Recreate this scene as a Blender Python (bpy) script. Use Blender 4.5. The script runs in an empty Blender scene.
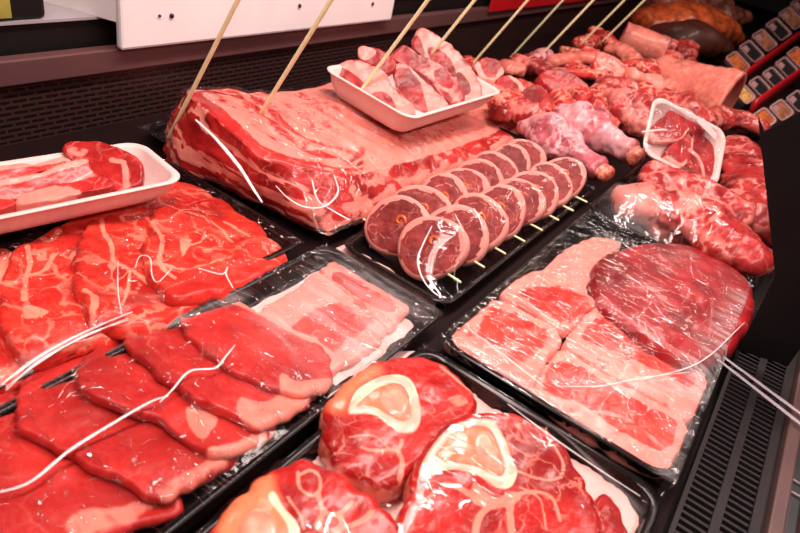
import bpy, math, random
import numpy as np
from mathutils import Vector, Matrix
from mathutils.bvhtree import BVHTree

random.seed(7); rng = np.random.default_rng(7)
scene = bpy.context.scene
C = scene.collection

# ------------------------------------------------------------------ camera
F = 631.61
CX, CY = 400.0, 266.5
CAM = np.array([0.0, 0.0, 0.40])
RM = np.array([[0.56559411, 0.3552638, -0.74423849],
               [-0.79915797, 0.4589011, -0.38827352],
               [0.20359233, 0.81436934, 0.54346366]])
cam_d = bpy.data.cameras.new('camera'); cam = bpy.data.objects.new('camera', cam_d); C.objects.link(cam)
cam_d.sensor_width = 36.0; cam_d.lens = F * 36.0 / 800.0; cam_d.clip_start = 0.01; cam_d.clip_end = 60
m4 = Matrix([[*RM[0], CAM[0]], [*RM[1], CAM[1]], [*RM[2], CAM[2]], [0, 0, 0, 1]])
cam.matrix_world = m4
cam_d.dof.use_dof = True; cam_d.dof.focus_distance = 0.72; cam_d.dof.aperture_fstop = 8.0
scene.camera = cam

def ray(x, y): return RM @ np.array([x - CX, -(y - CY), -F])
def P(x, y, z=0.0):
    r = ray(x, y); return CAM + (z - CAM[2]) / r[2] * r
def PY(x, y, yy):
    r = ray(x, y); return CAM + (yy - CAM[1]) / r[1] * r
def PXP(x, y, xx):
    r = ray(x, y); return CAM + (xx - CAM[0]) / r[0] * r
def PS(x, y, zf):
    z = 0.03
    for _ in range(12):
        p = P(x, y, z); z = 0.5 * z + 0.5 * float(zf(p[0], p[1]))
    return P(x, y, z)

# ------------------------------------------------------------------ numpy noise
_tab = rng.random((64, 64, 64))
def vnoise(p, s):
    q = np.asarray(p) * s + 1000.0
    i = np.floor(q).astype(int); f = q - i; f = f * f * (3 - 2 * f)
    i0 = i % 64; i1 = (i + 1) % 64
    def g(a, b, c): return _tab[a, b, c]
    x0, y0, z0 = i0.T; x1, y1, z1 = i1.T; fx, fy, fz = f.T
    c00 = g(x0, y0, z0) * (1 - fx) + g(x1, y0, z0) * fx
    c10 = g(x0, y1, z0) * (1 - fx) + g(x1, y1, z0) * fx
    c01 = g(x0, y0, z1) * (1 - fx) + g(x1, y0, z1) * fx
    c11 = g(x0, y1, z1) * (1 - fx) + g(x1, y1, z1) * fx
    return ((c00 * (1 - fy) + c10 * fy) * (1 - fz) + (c01 * (1 - fy) + c11 * fy) * fz) - 0.5
def fbm(p, s, o=3):
    r = 0; a = 1.0
    for k in range(o):
        r = r + a * vnoise(p, s * 2 ** k); a *= 0.5
    return r

# ------------------------------------------------------------------ materials
def new_mat(name):
    m = bpy.data.materials.new(name); m.use_nodes = True
    nt = m.node_tree
    return m, nt, nt.nodes['Principled BSDF'], nt.nodes['Material Output']
def N(nt, t, **kw):
    n = nt.nodes.new(t)
    for k, v in kw.items():
        if k in n.inputs.keys() if isinstance(k, str) else False: n.inputs[k].default_value = v
        else: setattr(n, k, v)
    return n
def L(nt, a, b): nt.links.new(a, b)
def rgba(c): return (c[0], c[1], c[2], 1.0)
def mixc(nt, fac, a, b):
    n = nt.nodes.new('ShaderNodeMix'); n.data_type = 'RGBA'
    for sock, v in ((n.inputs[0], fac), (n.inputs[6], a), (n.inputs[7], b)):
        if hasattr(v, 'is_linked'): nt.links.new(v, sock)
        elif isinstance(v, (tuple, list)): sock.default_value = rgba(v)
        else: sock.default_value = v
    return n.outputs[2]
def mth(nt, op, a, b=0.0, clamp=False):
    n = nt.nodes.new('ShaderNodeMath'); n.operation = op; n.use_clamp = clamp
    for i, v in enumerate((a, b)):
        if hasattr(v, 'is_linked'): nt.links.new(v, n.inputs[i])
        else: n.inputs[i].default_value = v
    return n.outputs[0]
def mrange(nt, v, a, b, c=0.0, d=1.0):
    n = nt.nodes.new('ShaderNodeMapRange'); n.interpolation_type = 'SMOOTHSTEP'
    nt.links.new(v, n.inputs[0])
    for i, k in enumerate((a, b, c, d)): n.inputs[i + 1].default_value = k
    return n.outputs[0]

def meat(name, lean, dark, fat, vs=35, vw=0.10, va=1.0, cov=(0.42, 0.6), mott=40, rough=0.32, bone=(0.85, 0.62, 0.42),
         coat=0.16, bump=0.30, edge=0.5, blotch=0.5, stretch=None, marrow=(0.80, 0.30, 0.12)):
    m, nt, bs, out = new_mat(name)
    tc = N(nt, 'ShaderNodeTexCoord'); oi = N(nt, 'ShaderNodeObjectInfo')
    off = nt.nodes.new('ShaderNodeVectorMath'); off.operation = 'ADD'
    sc = mth(nt, 'MULTIPLY', oi.outputs['Random'], 7.3)
    cmb = N(nt, 'ShaderNodeCombineXYZ'); L(nt, sc, cmb.inputs[0]); L(nt, sc, cmb.inputs[1])
    L(nt, tc.outputs['Object'], off.inputs[0]); L(nt, cmb.outputs[0], off.inputs[1])
    co = off.outputs[0]
    if stretch:
        mp = N(nt, 'ShaderNodeMapping'); L(nt, co, mp.inputs[0]); mp.inputs['Scale'].default_value = stretch[0]; mp.inputs['Rotation'].default_value = (0, 0, stretch[1])
        sco = mp.outputs[0]
    else: sco = co
    def noise(s, d=3.0, src=None):
        n = N(nt, 'ShaderNodeTexNoise'); n.inputs['Scale'].default_value = s; n.inputs['Detail'].default_value = d
        L(nt, src or co, n.inputs['Vector']); return n
    nw = noise(vs * 0.9, 4.0)
    sub = nt.nodes.new('ShaderNodeVectorMath'); sub.operation = 'SUBTRACT'; L(nt, nw.outputs['Color'], sub.inputs[0]); sub.inputs[1].default_value = (.5, .5, .5)
    scl = nt.nodes.new('ShaderNodeVectorMath'); scl.operation = 'SCALE'; L(nt, sub.outputs[0], scl.inputs[0]); scl.inputs['Scale'].default_value = 1.7 / vs
    add = nt.nodes.new('ShaderNodeVectorMath'); add.operation = 'ADD'; L(nt, sco, add.inputs[0]); L(nt, scl.outputs[0], add.inputs[1])
    vo = N(nt, 'ShaderNodeTexVoronoi', feature='DISTANCE_TO_EDGE'); vo.inputs['Scale'].default_value = vs; L(nt, add.outputs[0], vo.inputs['Vector'])
    nwid = noise(vs * 1.6, 3.0)
    dw = mth(nt, 'DIVIDE', vo.outputs['Distance'], mth(nt, 'MAXIMUM', mth(nt, 'MULTIPLY', mth(nt, 'SUBTRACT', nwid.outputs['Fac'], 0.28), 3.2), 0.12))
    vein = mrange(nt, dw, vw * 0.35, vw * 1.5, 1.0, 0.0)
    vo2 = N(nt, 'ShaderNodeTexVoronoi', feature='DISTANCE_TO_EDGE'); vo2.inputs['Scale'].default_value = vs * 2.7; L(nt, add.outputs[0], vo2.inputs['Vector'])
    fine = mth(nt, 'MULTIPLY', mrange(nt, vo2.outputs['Distance'], 0.0, vw * 1.4, 0.5, 0.0), mrange(nt, nwid.outputs['Fac'], 0.45, 0.7))
    vein = mth(nt, 'MAXIMUM', vein, fine)
    ncov = noise(vs * 0.45, 2.0)
    cv = mrange(nt, ncov.outputs['Fac'], cov[0], cov[1])
    vein = mth(nt, 'MULTIPLY', mth(nt, 'MULTIPLY', vein, cv), va)
    at = N(nt, 'ShaderNodeAttribute', attribute_name='pat'); sep = N(nt, 'ShaderNodeSeparateColor'); L(nt, at.outputs['Color'], sep.inputs[0])
    nE = noise(130, 4.0)
    nE2 = noise(48, 5.0)
    rr = mth(nt, 'ADD', sep.outputs[0], mth(nt, 'MULTIPLY', mth(nt, 'SUBTRACT', nE.outputs['Fac'], 0.5), edge))
    rr = mth(nt, 'ADD', rr, mth(nt, 'MULTIPLY', mth(nt, 'SUBTRACT', nE2.outputs['Fac'], 0.5), blotch))
    fm = mrange(nt, rr, 0.36, 0.64)
    fatm = mth(nt, 'MAXIMUM', vein, fm)
    nm = noise(mott, 4.0, sco)
    lc = mixc(nt, mrange(nt, nm.outputs['Fac'], 0.32, 0.66), dark, lean)
    nfib = N(nt, 'ShaderNodeTexNoise'); nfib.inputs['Scale'].default_value = 1.0; nfib.inputs['Detail'].default_value = 3
    mpf = N(nt, 'ShaderNodeMapping'); mpf.inputs['Scale'].default_value = (420, 90, 200); mpf.inputs['Rotation'].default_value = (0, 0, 0.9); L(nt, add.outputs[0], mpf.inputs[0]); L(nt, mpf.outputs[0], nfib.inputs['Vector'])
    lc = mixc(nt, mrange(nt, nfib.outputs['Fac'], 0.38, 0.75, 0.0, 0.22), lc, tuple(0.62 * a + 0.38 * b for a, b in zip(lean, fat)))
    nbig = noise(14, 3.0)
    lc = mixc(nt, mrange(nt, nbig.outputs['Fac'], 0.46, 0.70, 0.0, 0.8), lc, tuple(0.62 * a for a in dark))
    lc = mixc(nt, mth(nt, 'MULTIPLY', sep.outputs[2], 1.0, True), lc, marrow)
    nf = noise(55, 4.0)
    fc = mixc(nt, mrange(nt, nf.outputs['Fac'], 0.35, 0.7), tuple(min(1, a * 0.55 + b * 0.45) for a, b in zip(fat, lean)), fat)
    fc2 = mixc(nt, 0.55, fc, fat)
    col = mixc(nt, fatm, lc, fc2)
    col = mixc(nt, mrange(nt, sep.outputs[1], 0.3, 0.7), col, bone)
    L(nt, col, bs.inputs['Base Color'])
    bs.inputs['Roughness'].default_value = rough
    bs.inputs['Specular IOR Level'].default_value = 0.28
    bs.inputs['Coat Weight'].default_value = coat; bs.inputs['Coat Roughness'].default_value = 0.12
    nb = noise(260, 3.0, sco)
    hb = mth(nt, 'ADD', mth(nt, 'MULTIPLY', nb.outputs['Fac'], 0.5), mth(nt, 'ADD', mth(nt, 'MULTIPLY', nm.outputs['Fac'], 0.55), mth(nt, 'MULTIPLY', fatm, 0.35)))
    bp = N(nt, 'ShaderNodeBump'); bp.inputs['Strength'].default_value = bump; bp.inputs['Distance'].default_value = 0.0025
    L(nt, hb, bp.inputs['Height']); L(nt, bp.outputs[0], bs.inputs['Normal'])
    return m

FAT = (0.90, 0.50, 0.38); PINK = (0.80, 0.30, 0.22)
M = {}
M['neck'] = meat('pork_neck_meat', (0.780, 0.041, 0.024), (0.506, 0.013, 0.011), (0.892, 0.311, 0.213), vs=30, vw=0.075, va=0.8, cov=(0.40, 0.62), edge=0.9, blotch=0.8)
M['beef'] = meat('beef_meat', (0.580, 0.027, 0.022), (0.405, 0.013, 0.013), (0.825, 0.252, 0.190), vs=30, vw=0.03, va=0.35, cov=(0.5, 0.7), mott=28, rough=0.4)
M['shank'] = meat('shank_meat', (0.600, 0.015, 0.013), (0.331, 0.007, 0.008), (0.86, 0.27, 0.19), vs=46, vw=0.045, va=0.6, cov=(0.45, 0.66), mott=30, edge=0.55, blotch=0.3, rough=0.25, bone=(0.90, 0.62, 0.45), marrow=(0.85, 0.22, 0.10))
M['steak'] = meat('round_steak_meat', (0.40, 0.012, 0.016), (0.22, 0.007, 0.010), (0.50, 0.11, 0.11), vs=26, vw=0.025, va=0.6, cov=(0.5, 0.68), mott=30)
M['belly'] = meat('belly_meat', (0.720, 0.056, 0.036), (0.534, 0.030, 0.024), (0.854, 0.311, 0.258), vs=30, vw=0.05, va=0.5, mott=40, edge=0.8, blotch=1.5)
M['rack'] = meat('rib_rack_meat', (0.600, 0.022, 0.021), (0.368, 0.011, 0.011), (0.834, 0.274, 0.220), vs=36, vw=0.05, va=0.5, cov=(0.45, 0.66), mott=34, edge=0.9)
M['chop'] = meat('chop_meat', (0.46, 0.018, 0.020), (0.26, 0.008, 0.010), (0.854, 0.355, 0.304), vs=45, vw=0.03, va=0.3, cov=(0.5, 0.7), mott=45, edge=0.5, bump=0.12, coat=0.06)
M['disc'] = meat('rolled_meat', (0.36, 0.032, 0.030), (0.20, 0.014, 0.015), (0.834, 0.340, 0.289), vs=60, vw=0.04, va=0.5, mott=60, edge=0.35, coat=0.0, rough=0.5, bump=0.2)
M['lamb'] = meat('lamb_meat', (0.50, 0.035, 0.034), (0.26, 0.012, 0.014), (0.795, 0.266, 0.220), vs=26, vw=0.14, va=0.9, cov=(0.38, 0.6), mott=30, edge=0.9, rough=0.25)
M['sinew'] = meat('sinew_meat', (0.56, 0.14, 0.17), (0.34, 0.040, 0.058), (0.76, 0.38, 0.40), vs=22, vw=0.18, va=0.9, cov=(0.35, 0.55), mott=30, edge=0.9, rough=0.2, stretch=((1, 1, 1), 0))
M['offcut'] = meat('offcut_meat', (0.60, 0.036, 0.030), (0.30, 0.010, 0.012), (0.825, 0.296, 0.213), vs=38, vw=0.16, va=1.0, cov=(0.34, 0.52), mott=50, edge=0.9, rough=0.25)
M['skin'] = meat('pork_skin', (0.720, 0.188, 0.144), (0.570, 0.128, 0.096), (0.815, 0.311, 0.228), vs=18, vw=0.2, va=0.3, mott=20, bump=0.15, rough=0.28)
M['ham'] = meat('roast_crust', (0.60, 0.11, 0.025), (0.22, 0.035, 0.014), (0.533, 0.118, 0.038), vs=30, vw=0.15, va=0.6, mott=35, rough=0.3)
M['ham_cut'] = meat('roast_cut_face', (0.075, 0.016, 0.009), (0.04, 0.009, 0.006), (0.14, 0.035, 0.018), vs=30, vw=0.04, va=0.3, mott=35, rough=0.5)
M['brownlump'] = meat('cured_meat', (0.300, 0.075, 0.048), (0.138, 0.038, 0.024), (0.485, 0.185, 0.129), vs=40, vw=0.15, va=0.8, mott=45, rough=0.4)

def simple(name, col, rough=0.5, metal=0.0, var=0.0, vscale=20, bump=0.0, coat=0.0, spec=0.5):
    m, nt, bs, out = new_mat(name)
    bs.inputs['Roughness'].default_value = rough; bs.inputs['Metallic'].default_value = metal
    bs.inputs['Coat Weight'].default_value = coat; bs.inputs['Specular IOR Level'].default_value = spec
    tc = N(nt, 'ShaderNodeTexCoord'); n = N(nt, 'ShaderNodeTexNoise'); n.inputs['Scale'].default_value = vscale; n.inputs['Detail'].default_value = 4
    L(nt, tc.outputs['Object'], n.inputs['Vector'])
    c = mixc(nt, mrange(nt, n.outputs['Fac'], 0.3, 0.7), tuple(x * (1 - var) for x in col), tuple(min(1, x * (1 + var)) for x in col))
    L(nt, c, bs.inputs['Base Color'])
    if bump:
        bp = N(nt, 'ShaderNodeBump'); bp.inputs['Strength'].default_value = bump; bp.inputs['Distance'].default_value = 0.002
        L(nt, n.outputs['Fac'], bp.inputs['Height']); L(nt, bp.outputs[0], bs.inputs['Normal'])
    return m
M['foam'] = simple('foam', (0.80, 0.57, 0.54), 0.55, var=0.03, vscale=300, bump=0.15)
M['blacktray'] = simple('black_plastic', (0.007, 0.006, 0.006), 0.18, var=0.2, coat=0.0, spec=0.25)
M['board'] = simple('white_polyethylene', (0.85, 0.80, 0.80), 0.4, var=0.03, vscale=15)
M['steel'] = simple('brushed_steel', (0.42, 0.38, 0.40), 0.4, 0.2, var=0.08, vscale=8)
M['strip'] = simple('steel_strip', (0.14, 0.062, 0.062), 0.45, 0.3, var=0.08, vscale=8)
M['darksteel'] = simple('dark_steel', (0.011, 0.005, 0.005), 0.45, 0.0, var=0.2, vscale=12, spec=0.08)
M['black'] = simple('matt_black', (0.006, 0.005, 0.005), 0.5, var=0.2, spec=0.25)
M['grille'] = simple('grey_plastic', (0.018, 0.014, 0.015), 0.45, var=0.12, spec=0.3, vscale=30)
M['red'] = simple('red_plastic', (0.50, 0.008, 0.014), 0.35, var=0.1, vscale=10)
M['wood'] = simple('pale_wood', (0.98, 0.95, 0.55), 0.5, var=0.03, vscale=80)
M['paper'] = simple('butcher_paper', (0.82, 0.50, 0.46), 0.6, var=0.08, vscale=30, bump=0.3)
M['hole'] = simple('bolt_black', (0.02, 0.015, 0.015), 0.4)
M['sticker'] = simple('label_paper', (0.62, 0.46, 0.46), 0.5, var=0.06)
M['yellowglass'] = simple('olive_plastic', (0.30, 0.26, 0.05), 0.3, var=0.2)
M['floor'] = simple('floor_tiles', (0.05, 0.045, 0.045), 0.4, var=0.2, vscale=3)
M['wall'] = simple('wall_paint', (0.06, 0.05, 0.05), 0.7, var=0.1, vscale=2)
M['pepper'] = simple('pepper_stuffing', (0.70, 0.12, 0.02), 0.3, var=0.3, vscale=150, coat=0.3)
M['packframe'] = simple('pack_frame', (0.36, 0.20, 0.20), 0.35, var=0.1)
M['packdark'] = simple('pack_dark', (0.02, 0.018, 0.02), 0.12, coat=0.5)
M['packorange'] = simple('pack_orange', (0.50, 0.12, 0.03), 0.3, var=0.4, vscale=60)
M['packbrown'] = simple('pack_brown', (0.34, 0.13, 0.07), 0.3, var=0.4, vscale=60)
M['packgold'] = simple('pack_gold', (0.60, 0.33, 0.10), 0.25, var=0.4, vscale=80)
M['profile'] = simple('pink_lit_profile', (0.12, 0.066, 0.06), 0.4, 0.2, var=0.1)  # pinkish brown metal of the front rails
M['greyprofile'] = simple('grey_profile', (0.04, 0.042, 0.045), 0.3, 0.3, var=0.1)
M['alu'] = simple('clip_metal', (0.55, 0.50, 0.50), 0.3, 0.9)

# perforated panel
m, nt, bs, out = new_mat('perforated_panel')
tc = N(nt, 'ShaderNodeTexCoord'); mp = N(nt, 'ShaderNodeMapping'); mp.inputs['Rotation'].default_value = (math.radians(90), 0, 0)
L(nt, tc.outputs['Object'], mp.inputs[0])
br = N(nt, 'ShaderNodeTexBrick'); br.inputs['Scale'].default_value = 1.0
br.inputs['Brick Width'].default_value = 0.0200; br.inputs['Row Height'].default_value = 0.0072; br.inputs['Mortar Size'].default_value = 0.0018; br.inputs['Mortar Smooth'].default_value = 0.1
br.inputs['Color1'].default_value = (0, 0, 0, 1); br.inputs['Color2'].default_value = (0, 0, 0, 1); br.inputs['Mortar'].default_value = (1, 1, 1, 1)
L(nt, mp.outputs[0], br.inputs['Vector'])
L(nt, mixc(nt, br.outputs['Fac'], (0.003, 0.002, 0.002), (0.075, 0.030, 0.027)), bs.inputs['Base Color'])
bs.inputs['Roughness'].default_value = 0.4; L(nt, mth(nt, 'MULTIPLY', br.outputs['Fac'], 0.5), bs.inputs['Metallic'])
bp = N(nt, 'ShaderNodeBump'); bp.inputs['Distance'].default_value = 0.002; L(nt, br.outputs['Fac'], bp.inputs['Height']); L(nt, bp.outputs[0], bs.inputs['Normal'])
M['perf'] = m

# cling film
def film_mat(name, haze=0.05, gloss=0.22, wr=0.5, scale=(60, 14, 30), rot=0.5):
    m, nt, bs, out = new_mat(name); nt.nodes.remove(bs)
    tc = N(nt, 'ShaderNodeTexCoord'); mp = N(nt, 'ShaderNodeMapping'); L(nt, tc.outputs['Object'], mp.inputs[0])
    mp.inputs['Scale'].default_value = scale; mp.inputs['Rotation'].default_value = (0, 0, rot)
    n = N(nt, 'ShaderNodeTexNoise'); n.inputs['Scale'].default_value = 1.0; n.inputs['Detail'].default_value = 3; n.inputs['Distortion'].default_value = 0.8
    L(nt, mp.outputs[0], n.inputs['Vector'])
    mp2 = N(nt, 'ShaderNodeMapping'); L(nt, tc.outputs['Object'], mp2.inputs[0]); mp2.inputs['Scale'].default_value = (scale[0] * 0.55, scale[1] * 1.1, scale[2]); mp2.inputs['Rotation'].default_value = (0, 0, rot + 1.2)
    n2 = N(nt, 'ShaderNodeTexNoise'); n2.inputs['Scale'].default_value = 1.0; n2.inputs['Detail'].default_value = 2; n2.inputs['Distortion'].default_value = 1.2; L(nt, mp2.outputs[0], n2.inputs['Vector'])
    def ridge(o_, lo):
        t_ = mth(nt, 'ABSOLUTE', mth(nt, 'SUBTRACT', mth(nt, 'MULTIPLY', o_, 2.0), 1.0)); return mrange(nt, mth(nt, 'SUBTRACT', 1.0, t_), lo, 1.0)
    rg = mth(nt, 'MAXIMUM', ridge(n.outputs['Fac'], 0.955), ridge(n2.outputs['Fac'], 0.965))
    bp = N(nt, 'ShaderNodeBump'); bp.inputs['Strength'].default_value = wr; bp.inputs['Distance'].default_value = 0.006
    L(nt, mth(nt, 'ADD', rg, mth(nt, 'MULTIPLY', n.outputs['Fac'], 0.5)), bp.inputs['Height'])
    tr = N(nt, 'ShaderNodeBsdfTransparent'); tr.inputs[0].default_value = (0.97, 0.97, 0.97, 1)
    gl = N(nt, 'ShaderNodeBsdfGlossy'); gl.inputs['Roughness'].default_value = 0.07; gl.inputs['Color'].default_value = (1, 1, 1, 1); L(nt, bp.outputs[0], gl.inputs['Normal'])
    df = N(nt, 'ShaderNodeBsdfDiffuse'); df.inputs[0].default_value = (0.85, 0.80, 0.80, 1)
    lw = N(nt, 'ShaderNodeLayerWeight'); lw.inputs[0].default_value = 0.25; L(nt, bp.outputs[0], lw.inputs['Normal'])
    fac = mth(nt, 'ADD', mth(nt, 'MULTIPLY', lw.outputs['Fresnel'], 0.08), mth(nt, 'ADD', mth(nt, 'MULTIPLY', rg, gloss), 0.012))
    ms = N(nt, 'ShaderNodeMixShader'); L(nt, fac, ms.inputs[0]); L(nt, tr.outputs[0], ms.inputs[1]); L(nt, gl.outputs[0], ms.inputs[2])
    at = N(nt, 'ShaderNodeAttribute', attribute_name='pat'); sep = N(nt, 'ShaderNodeSeparateColor'); L(nt, at.outputs['Color'], sep.inputs[0])
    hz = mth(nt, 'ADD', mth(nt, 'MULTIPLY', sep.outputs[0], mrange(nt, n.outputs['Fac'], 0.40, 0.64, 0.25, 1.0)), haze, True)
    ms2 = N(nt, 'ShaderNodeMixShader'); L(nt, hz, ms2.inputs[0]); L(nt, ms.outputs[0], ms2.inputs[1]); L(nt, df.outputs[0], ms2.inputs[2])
    L(nt, ms2.outputs[0], out.inputs[0])
    return m
M['film'] = film_mat('cling_film', 0.0)
M['filmsmooth'] = film_mat('cling_film_taut', 0.0, 0.05, 0.10, (26, 7, 20), 0.3)
M['filmhazy'] = film_mat('cling_film_wrinkled', 0.0, 0.20, 0.40, (90, 16, 60), 0.9)
m, nt, bs, out = new_mat('film_crease')
bs.inputs['Base Color'].default_value = (0.95, 0.92, 0.93, 1); bs.inputs['Roughness'].default_value = 0.12; bs.inputs['Coat Weight'].default_value = 1.0
tr = N(nt, 'ShaderNodeBsdfTransparent'); ms = N(nt, 'ShaderNodeMixShader'); ms.inputs[0].default_value = 0.72
L(nt, tr.outputs[0], ms.inputs[1]); L(nt, bs.outputs[0], ms.inputs[2]); L(nt, ms.outputs[0], out.inputs[0])
M['crease'] = m
m, nt, bs, out = new_mat('film_tail')  # pale lilac of the reflection streaks, put into a solid colour
bs.inputs['Base Color'].default_value = (0.60, 0.52, 0.58, 1); bs.inputs['Roughness'].default_value = 0.2
tr = N(nt, 'ShaderNodeBsdfTransparent'); ms = N(nt, 'ShaderNodeMixShader'); ms.inputs[0].default_value = 0.45
L(nt, tr.outputs[0], ms.inputs[1]); L(nt, bs.outputs[0], ms.inputs[2]); L(nt, ms.outputs[0], out.inputs[0])
M['tail'] = m

# ------------------------------------------------------------------ object helpers
def tag(o, label, cat, group=None, kind=None):
    o['label'] = label; o['category'] = cat
    if group: o['group'] = group
    if kind: o['kind'] = kind
    return o
def thing(name, loc, label, cat, group=None):
    o = bpy.data.objects.new(name, None); o.empty_display_size = 0.02; C.objects.link(o); o.location = Vector(loc)
    tag(o, label, cat, group); return o
def origin(o):
    v = Vector((0, 0, 0))
    while o is not None: v = v + o.location; o = o.parent
    return v
def mk(name, V, faces, mat, parent=None, pat=None, smooth=True, org=None):
    V = np.asarray(V, float)
    if parent is not None: og = np.array(origin(parent)); loc = (0, 0, 0)
    else:
        og = np.array(org) if org is not None else np.array([V[:, 0].mean(), V[:, 1].mean(), V[:, 2].min()]); loc = og
    me = bpy.data.meshes.new(name); me.from_pydata((V - og).tolist(), [], faces); me.update()
    if smooth: me.polygons.foreach_set('use_smooth', [True] * len(me.polygons))
    if mat: me.materials.append(mat)
    if pat is not None:
        a = me.attributes.new('pat', 'FLOAT_COLOR', 'POINT')
        d = np.ones((len(V), 4)); d[:, :3] = pat; a.data.foreach_set('color', d.ravel())
    o = bpy.data.objects.new(name, me); C.objects.link(o); o.location = Vector(loc)
    if parent is not None: o.parent = parent
    return o
def kids(o): return list(o.children)

def closed(pts, n):
    pts = np.asarray(pts, float); k = len(pts); out = []
    for i in range(k):
        p0, p1, p2, p3 = pts[i - 1], pts[i], pts[(i + 1) % k], pts[(i + 2) % k]
        for t in np.linspace(0, 1, 16, endpoint=False):
            out.append(0.5 * ((2 * p1) + (-p0 + p2) * t + (2 * p0 - 5 * p1 + 4 * p2 - p3) * t * t + (-p0 + 3 * p1 - 3 * p2 + p3) * t ** 3))
    out = np.array(out); q = np.vstack([out, out[:1]]); s = np.r_[0, np.cumsum(np.linalg.norm(np.diff(q, axis=0), axis=1))]
    u = np.linspace(0, s[-1], n, endpoint=False)
    return np.stack([np.interp(u, s, q[:, j]) for j in range(pts.shape[1])], 1)
def openc(pts, n):
    pts = np.asarray(pts, float)
    if len(pts) > 2:
        e = np.vstack([2 * pts[0] - pts[1], pts, 2 * pts[-1] - pts[-2]]); out = []
        for i in range(1, len(e) - 2):
            p0, p1, p2, p3 = e[i - 1:i + 3]
            for t in np.linspace(0, 1, 12, endpoint=False):
                out.append(0.5 * ((2 * p1) + (-p0 + p2) * t + (2 * p0 - 5 * p1 + 4 * p2 - p3) * t * t + (-p0 + 3 * p1 - 3 * p2 + p3) * t ** 3))
        out.append(pts[-1]); pts = np.array(out)
    s = np.r_[0, np.cumsum(np.linalg.norm(np.diff(pts, axis=0), axis=1))]; u = np.linspace(0, s[-1], n)
    return np.stack([np.interp(u, s, pts[:, j]) for j in range(pts.shape[1])], 1)

def segdist(xy, line):
    d = np.full(len(xy), 1e9)
    for a, b in zip(line[:-1], line[1:]):
        ab = b - a; t = np.clip(((xy - a) @ ab) / max(ab @ ab, 1e-12), 0, 1)
        d = np.minimum(d, np.linalg.norm(xy - (a + t[:, None] * ab), axis=1))
    return d
def inside(xy, poly):
    c = np.zeros(len(xy), bool); k = len(poly)
    for i in range(k):
        a, b = poly[i], poly[(i + 1) % k]
        cond = (a[1] > xy[:, 1]) != (b[1] > xy[:, 1])
        xx = (b[0] - a[0]) * (xy[:, 1] - a[1]) / ((b[1] - a[1]) if abs(b[1] - a[1]) > 1e-12 else 1e-12) + a[0]
        c ^= cond & (xy[:, 0] < xx)
    return c
CH = {'fat': 0, 'bone': 1, 'tone': 2}
def paint(xy, pat, ops, zf):
    """muscle seams, bones and fat caps of a cut, given on the cut's own surface"""
    for op in ops:
        kind, px, ch, w, val = op
        line = np.array([PS(x, y, zf)[:2] for x, y in px])
        j = CH[ch]
        if kind == 'poly':
            line = closed(line, 80); d = segdist(xy, np.vstack([line, line[:1]])); ins = inside(xy, line)
            sd = np.where(ins, d, -d); k = np.clip(0.5 + sd / w, 0, 1)
        else:
            if len(line) > 2: line = openc(line, 40)
            d = segdist(xy, line); k = np.clip(1.3 - d / (w * 1.3), 0, 1)
        pat[:, j] = pat[:, j] * (1 - k) + val * k
    return pat

def slab(name, px, zf, t, mat, parent=None, ops=(), base=(0, 0, 0), n=112, m=30, edge=0.006, amp=0.0012, ns=70, rim=None, side=None, world=None, wobble=0.004):
    """a cut of meat: outline, supporting surface zf, thickness t"""
    top = lambda x, y: zf(x, y) + t
    o = np.array([PS(x, y, top)[:2] for x, y in px]) if world is None else np.array(world)
    o = closed(o, n); 
    ang = np.arange(n)
    wob = fbm(np.c_[o, np.zeros(n)], 90, 2) * 0.005 + fbm(np.c_[o, np.ones(n)], 30, 2) * wobble
    c = o.mean(0); dirs = (o - c) / np.linalg.norm(o - c, axis=1)[:, None]; o = o + dirs * wob[:, None]
    V = [np.array([[c[0], c[1]]])]; Rr = [np.array([0.0])]; D = [np.array([1.0])]
    rad = np.linalg.norm(o - c, axis=1)
    rs = np.linspace(0, 1, m + 1)[1:] ** 0.85
    for r in rs:
        V.append(c + (o - c) * r); Rr.append(np.full(n, r)); D.append((1 - r) * rad)
    xy = np.vstack(V); d = np.concatenate(D); Rv = np.concatenate(Rr)
    e = min(edge, t * 0.7)
    dd = np.clip(d, 0, e); drop = e - np.sqrt(np.maximum(e * e - (e - dd) ** 2, 0))
    zb = np.array([zf(x, y) for x, y in xy])
    z = zb + t - drop + fbm(np.c_[xy, zb], ns, 3) * amp * np.clip(d / e, 0.2, 1)
    pat = np.tile(np.array(base, float), (len(xy), 1))
    if rim is not None:
        w, val = rim; k = np.clip(1.4 - d / w, 0, 1); pat[:, 0] = np.maximum(pat[:, 0], k * val)
    pat = paint(xy, pat, ops, top)
    T = np.c_[xy, z]
    last = xy[-n:]; zl = z[-n:]; zo = zb[-n:]
    rings = []
    for k, (ins, f) in enumerate(((1.004, 0.6), (1.0, 0.25), (0.985, 0.0))):
        q = c + (last - c) * ins; rings.append(np.c_[q, zo + (zl - zo) * f])
    Vt = np.vstack([T] + rings + [np.array([[c[0], c[1], zf(c[0], c[1])]])])
    sp = pat[-n:].copy()
    if side is not None: sp[:, :] = side
    pat = np.vstack([pat, sp, sp, sp, sp[:1]])
    Fc = []
    for i in range(n): Fc.append((0, 1 + i, 1 + (i + 1) % n))
    nr = m + 3
    for k in range(nr - 1):
        a = 1 + k * n; b = a + n
        for i in range(n):
            j = (i + 1) % n; Fc.append((a + i, b + i, b + j, a + j))
    a = 1 + (nr - 1) * n; cc = len(Vt) - 1
    for i in range(n): Fc.append((a + (i + 1) % n, a + i, cc))
    return mk(name, Vt, Fc, mat, parent, pat)

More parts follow.
